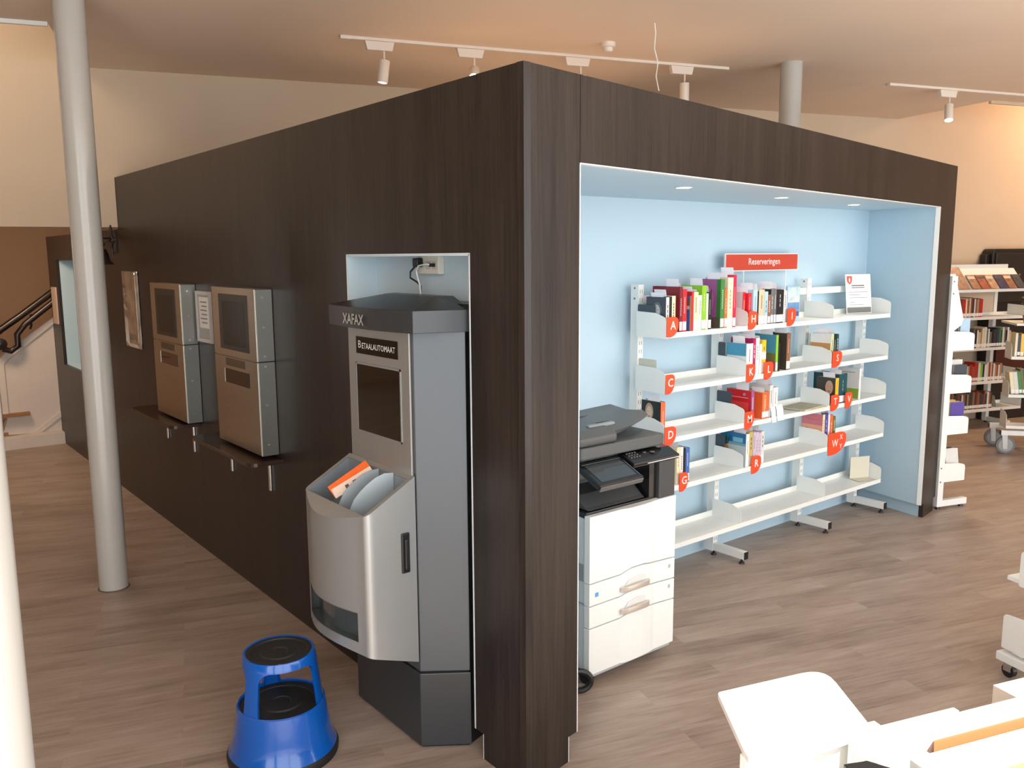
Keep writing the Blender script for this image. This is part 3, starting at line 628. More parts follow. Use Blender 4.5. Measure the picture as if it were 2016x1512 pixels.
m_.build('keypad', mat('button_grey', (92, 92, 94), .3), t)
Mp = Matrix.Translation((.83, .40, 1.012)) @ Matrix.Rotation(R(24), 4, 'X')
m_ = MB(); m_.box(-.145, .135, -.085, .085, -.028, 0, M=Mp); tp = m_.build('touch_panel', CK, t, bevel=.008)
m_ = MB(); m_.box(-.14, .13, -.091, -.085, -.03, -.006, M=Mp); m_.build('panel_lip', mat('lip_dark_grey', (96, 96, 96), .35), tp, bevel=.003)
m_ = MB(); m_.box(-.115, .105, -.062, .06, .0005, .0015, M=Mp); m_.build('display', mat('display_grey', (60, 66, 70), .08, coat=.8), tp)
m_ = MB(); m_.box(-.125, .12, .068, .071, .0005, .002, M=Mp); m_.box(.117, .12, -.07, .071, .0005, .002, M=Mp); m_.build('silver_line', CHROME, tp)
# scanner lid and document feeder
m_ = MB(); m_.prism(round_poly([(.69, .45), (1.245, .45), (1.25, 1.0), (.69, 1.0)], .02), 1.062, 1.118); m_.build('scanner_lid', CG, t, bevel=.008)
m_ = MB(); m_.prism([(.46, 1.118), (.455, 1.16), (.50, 1.185), (.93, 1.195), (.98, 1.15), (.98, 1.118)], .69, .93, 0); m_.build('feeder_body', CG, t, bevel=.015)
fd = MB()
L = []
for i in range(9):
    s_ = i / 8; x = .82 + .45 * s_; zt = 1.165 + .028 * s_ ** 1.3; y0 = .50 + .10 * s_ ** 3; y1 = .90 - .03 * s_ ** 3; z0 = 1.12 + .055 * min(1, s_ * 1.3)
    L.append([Vector((x, y0, z0)), Vector((x, y0 - .015, zt - .005)), Vector((x, y0 + .02, zt + .012)), Vector((x, (y0 + y1) / 2, zt)), Vector((x, y1 - .02, zt + .012)), Vector((x, y1, zt)), Vector((x, y1, z0))])
fd.loft(L); fd.build('document_tray', mat('feeder_grey', (88, 91, 92), .42), t, smooth=True)
for bx in ((.82, .99, .535, .56, 1.170, 1.195), (.70, .80, .80, .83, 1.19, 1.205)): m_ = MB(); m_.box(*bx); m_.build('paper_guide', mat('guide_grey', (142, 146, 146), .4), t, bevel=.006)
m_ = MB(); m_.box(.86, 1.15, .618, .622, 1.172, 1.182); m_.box(.86, 1.16, .78, .783, 1.172, 1.182); m_.build('tray_groove', CD, t)
for (x, y, rot) in ((.735, .45, 20), (1.20, .50, 80), (.75, .93, 40), (1.2, .93, 10)):
    m_ = MB(); Mc = Matrix.Translation((x, y, .033)) @ Matrix.Rotation(R(rot), 4, 'Z')
    m_.cyl(Mc @ Vector((-.014, 0, 0)), Mc @ Vector((.014, 0, 0)), .033, n=20); m_.box(-.018, .018, -.012, .02, .02, .042, M=Mc); m_.build('caster', BLK, t)
t = thing('floor_cable', 'black cable loop on the floor beside the photocopier foot', 'cable', (.66, .42, 0))
m_ = MB(); m_.tube([(.64 + .045 * math.cos(a) , .40 - .03 * math.cos(a), .062 + .046 * math.sin(a)) for a in [R(-200 + 15 * k) for k in range(22)]], .014, 8); m_.build('cable', BLK, t, smooth=True)
# ------------------------------------------------------------------ white shelving in the niche
XU = (1.835, 2.585, 3.555, 4.32); ROWZ = {1: 1.505, 2: 1.193, 3: .898, 4: .607, 5: .25}
YF, YB = .945, 1.17
t = su = thing('niche_shelving', 'white metal shelving unit with five shelf rows in the light blue niche', 'shelving unit', (3.05, 1.1, 0))
SLOT = mat('slot_shadow_grey', (150, 155, 155), .7)
for i, x in enumerate(XU):
    m_ = MB(); m_.box(x - .022, x + .022, YB, YB + .06, .03, 1.80)
    for k in range(34):
        z = .10 + k * .05
        for d in (-.009, .009): m_.box(x + d - .0022, x + d + .0022, YB - .0008, YB, z, z + .022, 1)
    m_.build('upright', [WHITE, SLOT], t)
    m_ = MB(); m_.box(x - .02, x + .02, .925, YB + .05, .035, .085); ft = m_.build('foot', WHITE, t, bevel=.002)
    m_ = MB(); m_.box(x - .019, x + .019, .921, .925, .036, .084); m_.build('end_cap', BLK, ft)
    for y in (.955, 1.18):
        m_ = MB(); m_.cyl((x, y, 0), (x, y, .012), .019, .017, 16); m_.cyl((x, y, .012), (x, y, .036), .007, n=10); m_.build('leveller', BLK, ft)
    m_ = MB()
    for z in (1.78, 1.72): m_.cyl((x - .024, YB + .03, z), (x - .021, YB + .03, z), .006, n=10)
    m_.build('bolt', mat('bolt_grey', (120, 124, 128), .4, .8), t)
for i in range(3):
    m_ = MB(); m_.box(XU[i] + .022, XU[i + 1] - .022, YB + .012, YB + .04, 1.69, 1.735); m_.build('top_rail', WHITE, t, bevel=.002)
BX = (1.797, 2.542, 3.500, 4.262)
for row, z in ROWZ.items():
    for i in range(3):
        a, b = BX[i] + .002, BX[i + 1] - .001
        m_ = MB(); m_.box(a, b, YF, YB + .003, z + .022, z + .028); m_.box(a, b, YF - .003, YF + .004, z, z + .030); m_.box(a, b, YB - .003, YB + .003, z + .0, z + .065)
        m_.build('shelf', WHITE, t, bevel=.0012)
    for i in range(4):
        sgn = 1
        P = round_poly([(YB, z - .002), (YF - .004, z - .002), (YF - .004, z + .115), (YF + .075, z + .140), (YB, z + .145)], [0, .004, .028, .0, .01])
        m_ = MB(); m_.prism(P, BX[i] - .0012, BX[i] + .0012, 0); m_.prism([(YB - .004, z), (YB, z), (YB, z + .1), (YB - .004, z + .1)], BX[i], XU[i], 0)
        m_.build('side_bracket', WHITE, t)
# sign
t = thing('reservations_sign', 'red sign reading Reserveringen on two thin posts above the niche shelving', 'sign', (3.03, 1.19, 1.92))
REDS = mat('sign_red', (196, 66, 44), .45)
m_ = MB(); m_.box(2.632, 3.432, 1.192, 1.204, 1.862, 1.976); b_ = m_.build('board', EDGE, t)
m_ = MB(); m_.box(2.638, 3.426, 1.1905, 1.192, 1.868, 1.970); m_.build('red_face', REDS, b_)
text('lettering', 'Reserveringen', (3.045, 1.190, 1.922), (1, 0, 0), (0, 0, 1), .043, mat('sign_lettering', (246, 232, 226), .5), b_, width=.345, bold=.006)
for x in (2.83, 3.30):
    m_ = MB(); m_.cyl((x, 1.198, 1.737), (x, 1.198, 1.862), .004, n=10); m_.build('post', WHITE, t)
# notice card standing on the shelf
t = thing('notice_card', 'white notice card with red shield emblem at the right end of the top shelf', 'notice', (4.08, 1.08, 1.535))
cp0 = Vector((3.966, 1.116, 1.536)); cp1 = Vector((4.197, 1.051, 1.536)); rr_ = (cp1 - cp0).normalized(); nb = Vector((-rr_.y, rr_.x, 0)).normalized()
def card(u, v, o=0): lean = .035 * (v / .285) ; return cp0 + rr_ * u + nb * (lean - o) + Vector((0, 0, v))
W_ = (cp1 - cp0).length
def cquad(name, u0, u1, v0, v1, m, o, thick=.0015, par=t):
    q = MB(); a = [card(u0, v0, o), card(u1, v0, o), card(u1, v1, o), card(u0, v1, o)]; b = [p + nb * thick for p in a]
    q.add(a + b, [(0, 1, 2, 3), (7, 6, 5, 4), (0, 4, 5, 1), (1, 5, 6, 2), (2, 6, 7, 3), (3, 7, 4, 0)]); return q.build(name, m, par)
cquad('card', 0, W_, 0, .285, mat('card_white', (236, 236, 232), .5), .0)
cquad('grey_band', .006, W_ - .006, .005, .045, mat('band_grey', (116, 116, 112), .5), .0012)
q = MB()
pts = [(0, .06), (.05, .06), (.05, .03), (.044, .014), (.025, 0), (.006, .014), (0, .03)]
q.add([card(.012 + a, .212 + b, .0016) for a, b in pts], [tuple(range(7))]); q.build('shield_emblem', mat('shield_red', (214, 84, 66), .5), t)
q = MB(); pts = [(.025, .052), (.034, .036), (.030, .020), (.025, .012), (.020, .020), (.016, .036)]
q.add([card(.012 + a, .212 + b, .0022) for a, b in pts], [tuple(range(6))]); q.build('emblem_flame', mat('shield_pale', (246, 214, 206), .5), t)
q = MB()
for (v, u0, u1, h) in ((.198, .055, .175, .009), (.184, .055, .178, .006), (.154, .028, .205, .003), (.134, .028, .135, .003), (.114, .028, .205, .003), (.078, .028, .08, .003), (.062, .028, .165, .003)):
    q.add([card(u0, v, .0016), card(u1, v, .0016), card(u1, v + h, .0016), card(u0, v + h, .0016)], [(0, 1, 2, 3)])
q.build('print_lines', mat('print_dark', (120, 120, 120), .6), t)
# ------------------------------------------------------------------ letter tabs
ORG = mat('tab_orange', (238, 74, 34), .45); TW = mat('tab_letter_white', (250, 232, 224), .5)
def tab(name, x, z, w_, h, letters, label, big=0):
    t = thing('letter_tab', label, 'shelf tab', (x, .94, z), group='orange letter tabs')
    y = .938
    P = [(x - .004, z), (x + w_ * .25, z - .002)] + [(x + w_ * (.30 + .70 * math.sin(R(a))), z + h * .62 * (1 - math.cos(R(a)))) for a in (15, 30, 45, 60, 75, 90)]
    P += [(x + w_ * (.62 + .38 * math.cos(R(a))), z + h * (.76 + .24 * math.sin(R(a)))) for a in (15, 35, 55, 75, 90)] + [(x - .004, z + h)]
    m_ = MB(); m_.prism(P, y - .003, y, 1); f = m_.build('plate', ORG, t)
    for (s, dx, dz, hh) in letters: text('letter', s, (x + w_ * dx, y - .0035, z + h * dz), (1, 0, 0), (0, 0, 1), hh, TW, f, bold=.01)
for (s, x, z, w_, wd, wh) in (('A', 1.800, 1.512, .095, 'top shelf', 'left end'), ('H', 2.548, 1.512, .085, 'top shelf', 'middle'), ('I', 2.955, 1.512, .09, 'top shelf', 'right of the books'),
        ('C', 1.800, 1.187, .072, 'second shelf', 'left end'), ('K', 2.545, 1.184, .085, 'second shelf', 'left of the books'), ('L', 2.728, 1.184, .09, 'second shelf', 'middle'), ('S', 3.508, 1.194, .115, 'second shelf', 'right part'),
        ('D', 1.800, .885, .095, 'third shelf', 'left end'), ('M', 2.545, .885, .088, 'third shelf', 'middle'), ('T', 3.515, .888, .10, 'third shelf', 'right part'), ('V', 3.700, .888, .085, 'third shelf', 'right of tab T'),
        ('G', 1.940, .595, .07, 'fourth shelf', 'left end'), ('R', 2.630, .588, .095, 'fourth shelf', 'middle')):
    tab('letter_tab', x, z, w_, .112, [(s, .50, .56, .048)], 'orange shelf tab with white letter %s on the %s, %s' % (s, wd, wh))
tab('letter_tab', 3.506, .572, .225, .155, [('W', .36, .50, .052), ('X', .70, .74, .036), ('Y', .70, .30, .036)], 'large orange shelf tab with letters W X Y on the fourth shelf')
# ------------------------------------------------------------------ books
PAL = dict(w=(232, 230, 226), slate=(62, 66, 76), black=(26, 26, 28), cream=(228, 218, 180), dred=(128, 28, 40), red=(206, 34, 44), brown=(140, 96, 72), blue=(64, 104, 176),
    lime=(140, 196, 44), green=(58, 128, 56), purple=(158, 84, 140), orange=(232, 104, 52), crim=(206, 28, 66), pale=(214, 214, 210), lblue=(168, 200, 220), beige=(206, 188, 160), grey=(110, 110, 112),
    bluew=(70, 150, 186), mag=(176, 20, 90), yel=(236, 190, 40), teal=(74, 146, 176), dark=(66, 60, 52), palegreen=(196, 212, 170), dteal=(16, 74, 84), gold=(190, 172, 104), lilac=(200, 186, 202), sea=(30, 110, 160),
    pink=(206, 120, 132), purpleb=(84, 66, 150), olive=(104, 104, 50), sky=(150, 178, 200), navy=(34, 44, 84), rust=(150, 66, 44), tan=(176, 140, 104))
def bm_(k): return mat('book_%s' % k, PAL[k], .42, var=.03, scale=30)
PAGES = mat('book_pages', (226, 220, 204), .8, var=.05, scale=200, stretch=(1, .02, .02)); SLIP = mat('white_slip', (244, 242, 248), .7)
SKIN = mat('print_skin', (196, 160, 138), .5); GREYS = mat('print_pale_grey', (190, 190, 192), .5)
ell = lambda cy, cz, ry, rz, n=14: [(cy + ry * math.cos(2 * math.pi * i / n), cz + rz * math.sin(2 * math.pi * i / n)) for i in range(n)]
def art_polys(a):
    # (points in 0..1 across the cover from spine to fore edge (u) and up (v), material)
    S = lambda n, c: mat('print_' + n, c, .5)
    dk = S('dark', (30, 28, 30)); rect = lambda u0, u1, v0, v1: [(u0, v0), (u1, v0), (u1, v1), (u0, v1)]
    if a == 'portrait_a': return [(ell(.45, .62, .24, .24), S('hair_grey', (96, 98, 104))), (ell(.47, .60, .17, .19), GREYS), (ell(.40, .64, .035, .014), dk), (ell(.56, .64, .035, .014), dk), (ell(.47, .51, .09, .02), S('smile', (240, 240, 240))), ([(.72, .2), (.9, .2), (.8, .62), (.7, .6)], S('arm', (160, 160, 164)))]
    if a == 'portrait_b': return [(ell(.32, .62, .21, .27), SKIN), (ell(.25, .66, .03, .014), dk), (ell(.40, .66, .03, .014), dk), (ell(.32, .48, .08, .014), S('lips', (130, 70, 62))), (rect(.1, .8, 0, .14), S('collar', (70, 60, 56)))]
    if a == 'portrait_c': return [(ell(.60, .70, .22, .24), S('blonde', (178, 150, 116))), (ell(.60, .66, .15, .19), S('fair_skin', (214, 186, 168))), (ell(.54, .70, .025, .012), dk), (ell(.67, .70, .025, .012), dk), (ell(.60, .57, .05, .012), S('red_lips', (160, 50, 50)))]
    if a == 'zeros': return [(ell(.2 + .22 * k, .90, .07, .035), S('ring_yellow', (244, 150, 60))) for k in range(3)]
    if a == 'blocks': return [(rect(0, 1, .62, .72), S('tan', (210, 200, 170))), (rect(0, 1, .72, .92), S('brown_band', (120, 90, 76))), (rect(.2, .7, .2, .3), S('pale_box', (180, 196, 214)))]
    if a == 'leaf': return [(ell(.5, .8, .28, .12), S('leaf_orange', (226, 130, 50))), (rect(0, 1, 0, .3), S('teal_band', (40, 130, 140)))]
    if a == 'blossom': return [(rect(0, .14, 0, 1), S('leaf_green', (50, 120, 50))), (ell(.55, .55, .30, .30), S('blossom', (184, 104, 160))), (rect(0, 1, 0, .22), S('earth', (92, 78, 62))), (ell(.35, .6, .02, .2), S('stalk', (90, 16, 60)))]
    if a == 'bluewhite': return [(rect(0, 1, 0, .60), S('white', (232, 234, 236))), (rect(0, 1, .60, .62), S('line', (200, 210, 216)))]
    if a == 'bands': return []
    if a == 'meadow': return [(rect(0, 1, .0, .28), S('meadow_pink', (170, 70, 90))), (rect(0, 1, .28, .5), S('meadow_olive', (110, 110, 60)))]
    if a == 'cookies': return [(rect(0, 1, 0, .68), S('pastry', (196, 140, 84))), (ell(.3, .35, .2, .16), S('pastry_light', (222, 176, 124))), (ell(.7, .3, .18, .16), S('pastry_red', (190, 104, 78)))]
    if a == 'card': return [(rect(.1, .9, .25, .6), S('card_red', (228, 70, 62))), (rect(.12, .88, .74, .76), S('pale_line', (246, 180, 170))), (rect(.1, .9, .18, .2), S('white_string', (240, 226, 222))), (ell(.28, .86, .06, .05), S('medal', (160, 140, 140))), (ell(.2, .08, .16, .08), S('yellow_star', (244, 180, 40)))]
    if a == 'grass': return [(rect(0, 1, .02, .34), S('grass', (132, 162, 52))), (rect(.2, .8, .85, .87), S('grey_text', (130, 140, 140)))]
    if a == 'pineapple': return [(rect(0, 1, 0, .62), S('foam', (186, 200, 204))), (rect(0, 1, .62, .70), S('shore', (120, 160, 176))), (ell(.78, .50, .10, .10), S('pineapple', (196, 140, 70))), (ell(.78, .74, .035, .16), S('leaf_dark', (30, 70, 50))), ([(.80, .6), (.86, .62), (.95, .88)], S('leaf_dark', (30, 70, 50))), ([(.76, .6), (.70, .62), (.61, .88)], S('leaf_dark', (30, 70, 50))), (rect(.12, .5, .72, .86), S('title_box', (120, 180, 204)))]
    if a == 'sunset': return [(rect(0, 1, 0, .46), S('sand', (226, 196, 150))), (rect(0, 1, .46, .64), S('glow', (226, 160, 130))), (ell(.75, .48, .08, .05), S('silhouette', (60, 44, 50))), (rect(.1, .8, .80, .82), S('orange_line', (224, 110, 70)))]
    return []
def book(x0, x1, z, h, d, sp, cv, art, slip, label, y=.957, lab=True, group='books in the niche shelving'):
    t = thing('book', label, 'book', ((x0 + x1) / 2, y + d / 2, z), group=group)
    s = .0018; cs = bm_(sp); cc = bm_(cv)
    m_ = MB()
    m_.box(x0, x0 + s, y + .002, y + d, z, z + h, 1); m_.box(x1 - s, x1, y + .002, y + d, z, z + h, 1); m_.box(x0, x1, y, y + .0022, z, z + h, 0)
    c = m_.build('cover', [cs, cc], t)
    if x1 - x0 > .005:
        m_ = MB(); m_.box(x0 + s, x1 - s, y + .003, y + d - .003, z + .002, z + h - .003); m_.build('pages', PAGES, t)
    P = art_polys(art)
    for k, (pl, mt_) in enumerate(P):
        q = MB(); q.prism([(y + .003 + (d - .006) * u, z + h * v) for u, v in pl], x0 - .0004 - .0004 * k, x0 - .0001, 0); q.build('cover_picture', mt_, c)
    if lab and (x1 - x0) > .018:
        m_ = MB(); m_.box(x0 + .002, x1 - .002, y - .0006, y, z + .008, z + .008 + min(.05, h * .22)); m_.build('spine_label', mat('label_white', (238, 238, 236), .5), c)
        if (x1 - x0) > .024:
            m_ = MB()
            q_ = random.Random(label); tw = q_.uniform(.0012, .003); ks = q_.randint(3, 12); zz0 = q_.uniform(.35, .5)
            for k in range(ks): m_.box((x0 + x1) / 2 - tw, (x0 + x1) / 2 + tw, y - .0006, y, z + h * (zz0 + .4 * k / ks), z + h * (zz0 + .4 * (k + .72) / ks))
            m_.build('spine_title', mat('title_on_' + sp, (40, 36, 36) if sum(PAL[sp]) > 420 else (226, 222, 214), .5), c)
    if slip:
        xc = (x0 + x1) / 2; m_ = MB(); q = random.Random(label); dy = q.uniform(.0, .05); hh = q.uniform(.028, .05); wq = min(d - .03, .115)
        a = []
        for k in range(4): a.append((xc - .003 * k * k / 4, z + h - .004 + hh * k / 3))
        L = [[Vector((xx, y + .012 + dy * .5, zz)), Vector((xx, y + .012 + dy * .5 + wq * .8, zz)), Vector((xx + .0006, y + .012 + dy * .5 + wq * .8, zz)), Vector((xx + .0006, y + .012 + dy * .5, zz))] for xx, zz in a]
        m_.loft(L); m_.build('reservation_slip', SLIP, t)
    return t
BOOKS = [
(1.812, 1.836, 1, 0.201, 0.15, 'w', 'slate', 'portrait_a', 1, 'slim grey paperback with a smiling black-and-white portrait on its cover, beside tab A', 0),
(1.837, 1.859, 1, 0.203, 0.14, 'black', 'black', '', 1, 'thin black book right behind the portrait paperback at tab A', 0),
(1.86, 1.89, 1, 0.207, 0.14, 'cream', 'cream', '', 0, 'pale yellow-spined book leaning on the big dark red book at tab A', 0),
(1.925, 1.95, 1, 0.257, 0.205, 'dred', 'dred', '', 1, 'large dark red hardback rising behind the books at tab A', 0),
(1.952, 1.987, 1, 0.241, 0.205, 'red', 'red', 'zeros', 1, 'red book with yellow rings on its cover, right of the large dark red hardback', 0),
(2.015, 2.028, 1, 0.202, 0.13, 'brown', 'blue', 'blocks', 1, 'blue paperback with brown and cream bands on its cover near tab A', 0),
(2.029, 2.046, 1, 0.226, 0.14, 'red', 'red', '', 0, 'narrow red book with white spine stickers, just right of the blue and brown paperback', 0),
(2.049, 2.089, 1, 0.223, 0.15, 'cream', 'cream', '', 1, 'cream-spined book left of the lime green book', 0),
(2.09, 2.119, 1, 0.204, 0.14, 'w', 'blue', '', 1, 'white-spined book with a dark blue cover touching the lime green book', 0),
(2.121, 2.161, 1, 0.259, 0.17, 'lime', 'lime', 'leaf', 1, 'lime green book with an orange leaf picture on the top shelf', 0),
(2.162, 2.18, 1, 0.212, 0.13, 'w', 'cream', '', 0, 'thin whitish book between the lime green and the black-spined book', 0),
(2.181, 2.209, 1, 0.219, 0.14, 'black', 'black', '', 1, 'black-spined book with a white label left of the large purple book', 0),
(2.293, 2.329, 1, 0.291, 0.2, 'green', 'purple', 'blossom', 1, 'large purple-covered book with a green spine on the top shelf', 0),
(2.332, 2.358, 1, 0.236, 0.15, 'orange', 'orange', '', 0, 'orange-topped book right of the large purple book', 0),
(2.359, 2.41, 1, 0.3, 0.17, 'cream', 'cream', '', 1, 'thick cream book with a speckled spine beside the tall crimson book', 0),
(2.412, 2.442, 1, 0.315, 0.2, 'crim', 'crim', '', 1, "tall crimson book at the right end of tab A's row", 0),
(2.549, 2.575, 1, 0.206, 0.13, 'red', 'pale', '', 1, 'pale-covered book with a red spine next to tab H', 0.03),
(2.577, 2.611, 1, 0.2, 0.15, 'red', 'red', '', 1, 'thick bright red book above tab H', 0.012),
(2.612, 2.655, 1, 0.22, 0.14, 'lblue', 'lblue', '', 1, 'light blue-spined book right of the thick red book at tab H', 0),
(2.658, 2.67, 1, 0.21, 0.13, 'black', 'black', '', 0, 'very thin black book beside the beige speckled one', 0),
(2.671, 2.728, 1, 0.218, 0.14, 'beige', 'beige', '', 1, 'beige book with lettered spine standing right of tab H', 0),
(2.731, 2.765, 1, 0.205, 0.14, 'lblue', 'w', '', 1, 'white and pale blue book between the beige and the brown book', 0),
(2.768, 2.796, 1, 0.185, 0.13, 'brown', 'black', '', 0, 'short brown-spined book on the top shelf between tabs H and I', 0),
(2.798, 2.826, 1, 0.219, 0.15, 'grey', 'black', '', 1, 'grey-spined book right of the short brown book', 0),
(2.83, 2.855, 1, 0.22, 0.15, 'grey', 'grey', '', 1, 'dark grey book against the wide black book', 0),
(2.857, 2.933, 1, 0.213, 0.15, 'black', 'black', '', 1, 'wide black book with a barcode label near tab I', 0),
(2.936, 2.967, 1, 0.205, 0.14, 'w', 'pale', '', 1, 'white-spined book between the wide black book and tab I', 0),
(2.562, 2.628, 2, 0.2, 0.15, 'w', 'bluew', 'bluewhite', 1, 'blue and white paperback with a red speckled spine at tab K', 0),
(2.629, 2.656, 2, 0.228, 0.17, 'mag', 'mag', '', 1, 'magenta book standing behind the blue and white paperback at tab K', 0),
(2.657, 2.693, 2, 0.229, 0.16, 'w', 'w', '', 1, 'white-spined book between tabs K and L', 0),
(2.698, 2.721, 2, 0.19, 0.14, 'w', 'lblue', '', 0, 'thin grey-white book touching the yellow banded book', 0),
(2.723, 2.764, 2, 0.213, 0.15, 'yel', 'yel', 'bands', 1, 'white book with yellow bands on its spine left of tab L', 0),
(2.872, 2.895, 2, 0.236, 0.19, 'lime', 'teal', 'meadow', 1, 'tall book with a lakeside landscape cover and yellow-green spine at tab L', 0),
(2.899, 2.917, 2, 0.183, 0.14, 'black', 'black', '', 0, 'narrow black book right of the landscape cover at tab L', 0),
(2.99, 3.03, 2, 0.24, 0.19, 'brown', 'dark', '', 1, "tall dark brown-topped book at the right end of tab L's row", 0),
(3.508, 3.545, 2, 0.205, 0.16, 'palegreen', 'w', 'cookies', 1, 'book with a pastry photo on its cover standing at tab S', 0),
(3.549, 3.575, 2, 0.198, 0.19, 'black', 'green', '', 1, 'thin black book right of the pastry book at tab S', 0),
(3.579, 3.607, 2, 0.199, 0.14, 'dteal', 'dteal', '', 1, "dark green-spined book at the right end of tab S's row", 0),
(2.63, 2.659, 3, 0.193, 0.19, 'purple', 'red', 'card', 1, 'large red game-like box book with printed lines on its cover at tab M', 0),
(2.745, 2.818, 3, 0.171, 0.15, 'orange', 'orange', 'contact', 1, 'orange book reading Contact turned forward right of tab M', 0),
(2.823, 2.859, 3, 0.21, 0.16, 'pale', 'pale', '', 1, 'pale grey-spined book behind the orange book', 0),
(2.863, 2.911, 3, 0.191, 0.16, 'w', 'pale', '', 1, "white book at the right end of tab M's row", 0),
(3.596, 3.635, 3, 0.184, 0.15, 'yel', 'dark', 'portrait_b', 1, "dark paperback with a bald man's portrait and yellow spine at tab T", 0),
(3.639, 3.742, 3, 0.207, 0.2, 'dteal', 'dteal', '', 1, 'wide dark teal book between tabs T and V', 0),
(3.906, 3.929, 3, 0.225, 0.17, 'w', 'pale', 'grass', 0, 'pale book with a strip of green grass on its cover at tab V', 0),
(2.591, 2.624, 4, 0.212, 0.2, 'w', 'sea', 'pineapple', 1, 'picture book with a pineapple on a blue beach cover at tab R', 0),
(2.626, 2.661, 4, 0.22, 0.16, 'gold', 'gold', '', 1, 'gold-spined book right of the pineapple cover', 0),
(2.666, 2.691, 4, 0.214, 0.15, 'lilac', 'lilac', '', 1, 'lilac-grey magazine nearest the gold book at tab R', 0),
(2.693, 2.721, 4, 0.211, 0.15, 'lilac', 'lilac', '', 0, 'second lilac-grey magazine from the gold book at tab R', 0),
(2.723, 2.749, 4, 0.204, 0.15, 'lilac', 'lilac', '', 0, 'third lilac-grey magazine from the gold book at tab R', 0),
(2.751, 2.781, 4, 0.209, 0.15, 'pale', 'lilac', '', 1, "pale magazine at the right end of tab R's row", 0),
(3.506, 3.532, 4, 0.222, 0.165, 'cream', 'pink', 'sunset', 1, 'book with a pink sunset cover on the fourth shelf at tab W X Y', 0.03),
(3.535, 3.571, 4, 0.227, 0.14, 'purpleb', 'purpleb', '', 1, 'purple-spined book behind the sunset cover', 0.03),
(3.575, 3.597, 4, 0.217, 0.14, 'w', 'w', '', 0, 'thin white book between the purple and the orange one above tab W X Y', 0.03),
(3.602, 3.636, 4, 0.209, 0.14, 'orange', 'orange', '', 1, 'orange-spined book above tab W X Y', 0.03),
(3.639, 3.669, 4, 0.194, 0.13, 'olive', 'olive', '', 0, 'olive green book right of the orange one above tab W X Y', 0.03),
(1.931, 1.96, 4, 0.222, 0.15, 'cream', 'cream', '', 1, 'cream book partly behind the copier next to tab G', 0),
(1.962, 1.987, 4, 0.219, 0.15, 'w', 'w', '', 1, 'white-spined book left of the dark one at tab G', 0),
(1.988, 2.008, 4, 0.211, 0.14, 'black', 'mag', '', 0, 'narrow black and pink book above tab G', 0),
(2.011, 2.045, 4, 0.207, 0.14, 'blue', 'blue', '', 0, 'bright blue book above tab G', 0),
(1.802, 1.838, 3, 0.211, 0.15, 'orange', 'black', 'portrait_c', 1, "black paperback with a blonde woman's portrait and orange spine at tab D", 0.015),
]
YOFF = {}
for (x0, x1, row, h, d, sp, cv, art, slip, lab, dy) in BOOKS:
    b_ = book(x0, x1, ROWZ[row] + .0285, h, d, sp, cv, art, slip, lab, y=.957 + dy)
    if art == 'contact':
        text('lettering', 'Contact', (x0 + .024, .957 + dy - .0012, ROWZ[row] + .03 + h * .56), (0, 0, -1), (1, 0, 0), .024, mat('contact_cream', (250, 214, 180), .5), b_.children[0], width=.11)
    if art == 'bands':
        m_ = MB()
        for k in (.1, .42): m_.box(x0, x1, .957 - .0009, .957, ROWZ[row] + .03 + h * k, ROWZ[row] + .03 + h * (k + .22))
        m_.build('white_band', mat('label_white', (238, 238, 236), .5), b_.children[0])
# face-out book at tab I
t = thing('book', 'book shown face-out with a blue watercolour sky cover behind tab I', 'book', (3.045, .965, 1.5335), group='books in the niche shelving')
m_ = MB(); m_.box(2.975, 3.115, .958, .974, 1.5335, 1.765); c = m_.build('cover', bm_('lblue'), t, bevel=.001)
for (a, b, nm, co) in ((1.60, 1.66, 'sky_blue', (104, 146, 190)), (1.66, 1.72, 'sky_pale', (196, 214, 220)), (1.57, 1.60, 'sky_navy', (60, 84, 130)), (1.72, 1.755, 'sky_mint', (190, 220, 214))):
    q = MB(); q.box(2.982, 3.108, .9572, .958, a, b); q.build('cover_picture', mat('print_' + nm, co, .5, var=.35, scale=18), c)
# teal book set deep at tab T, and loose slips at tab M
for (pts, lab) in (([(2.826, 2.872), (.895, .995)], 'folded white paper slip hanging over the third shelf edge beside the orange book'), ([(2.885, 2.955), (.90, 1.0)], 'second white paper slip drooping from the third shelf, right of the folded one')):
    (a, b), (c_, d) = pts; m_ = MB()
    L = [[Vector((a, yy, zz)), Vector((b, yy, zz)), Vector((b, yy + .0008, zz)), Vector((a, yy + .0008, zz))] for yy, zz in ((.9525, d), (.942, d - .03), (.9385, c_ + .03), (.932, c_))]
    m_.loft(L); tag(m_.build('paper_slip', SLIP), lab, 'paper slip', 'loose slips on the third shelf')
# flat booklets
for k, (dz, rot, lab, co) in enumerate(((0, 0, 'large pale booklet lying flat in the middle of the third shelf, lower of the pair', (196, 190, 150)), (.006, 6, 'thin grey-green booklet lying on top of the flat pale booklet, third shelf', (168, 164, 140)))):
    M_ = Matrix.Translation((3.30, 1.02, .9295 + dz)) @ Matrix.Rotation(R(rot), 4, 'Z')
    t = thing('booklet', lab, 'booklet', (3.30, 1.02, .927 + dz), group='flat booklets')
    m_ = MB(); m_.box(-.14, .14, -.10 + .01 * k, .10 - .01 * k, .0, .0008, M=M_); m_.box(-.14, .14, -.10 + .01 * k, .10 - .01 * k, .0042, .005, M=M_); m_.build('cover', mat('booklet_%d' % k if False else 'booklet_' + 'ab'[k], co, .5, var=.2, scale=25), t)
    m_ = MB(); m_.box(-.138, .138, -.098 + .01 * k, .098 - .01 * k, .0008, .0042, M=M_); m_.build('pages', PAGES, t)
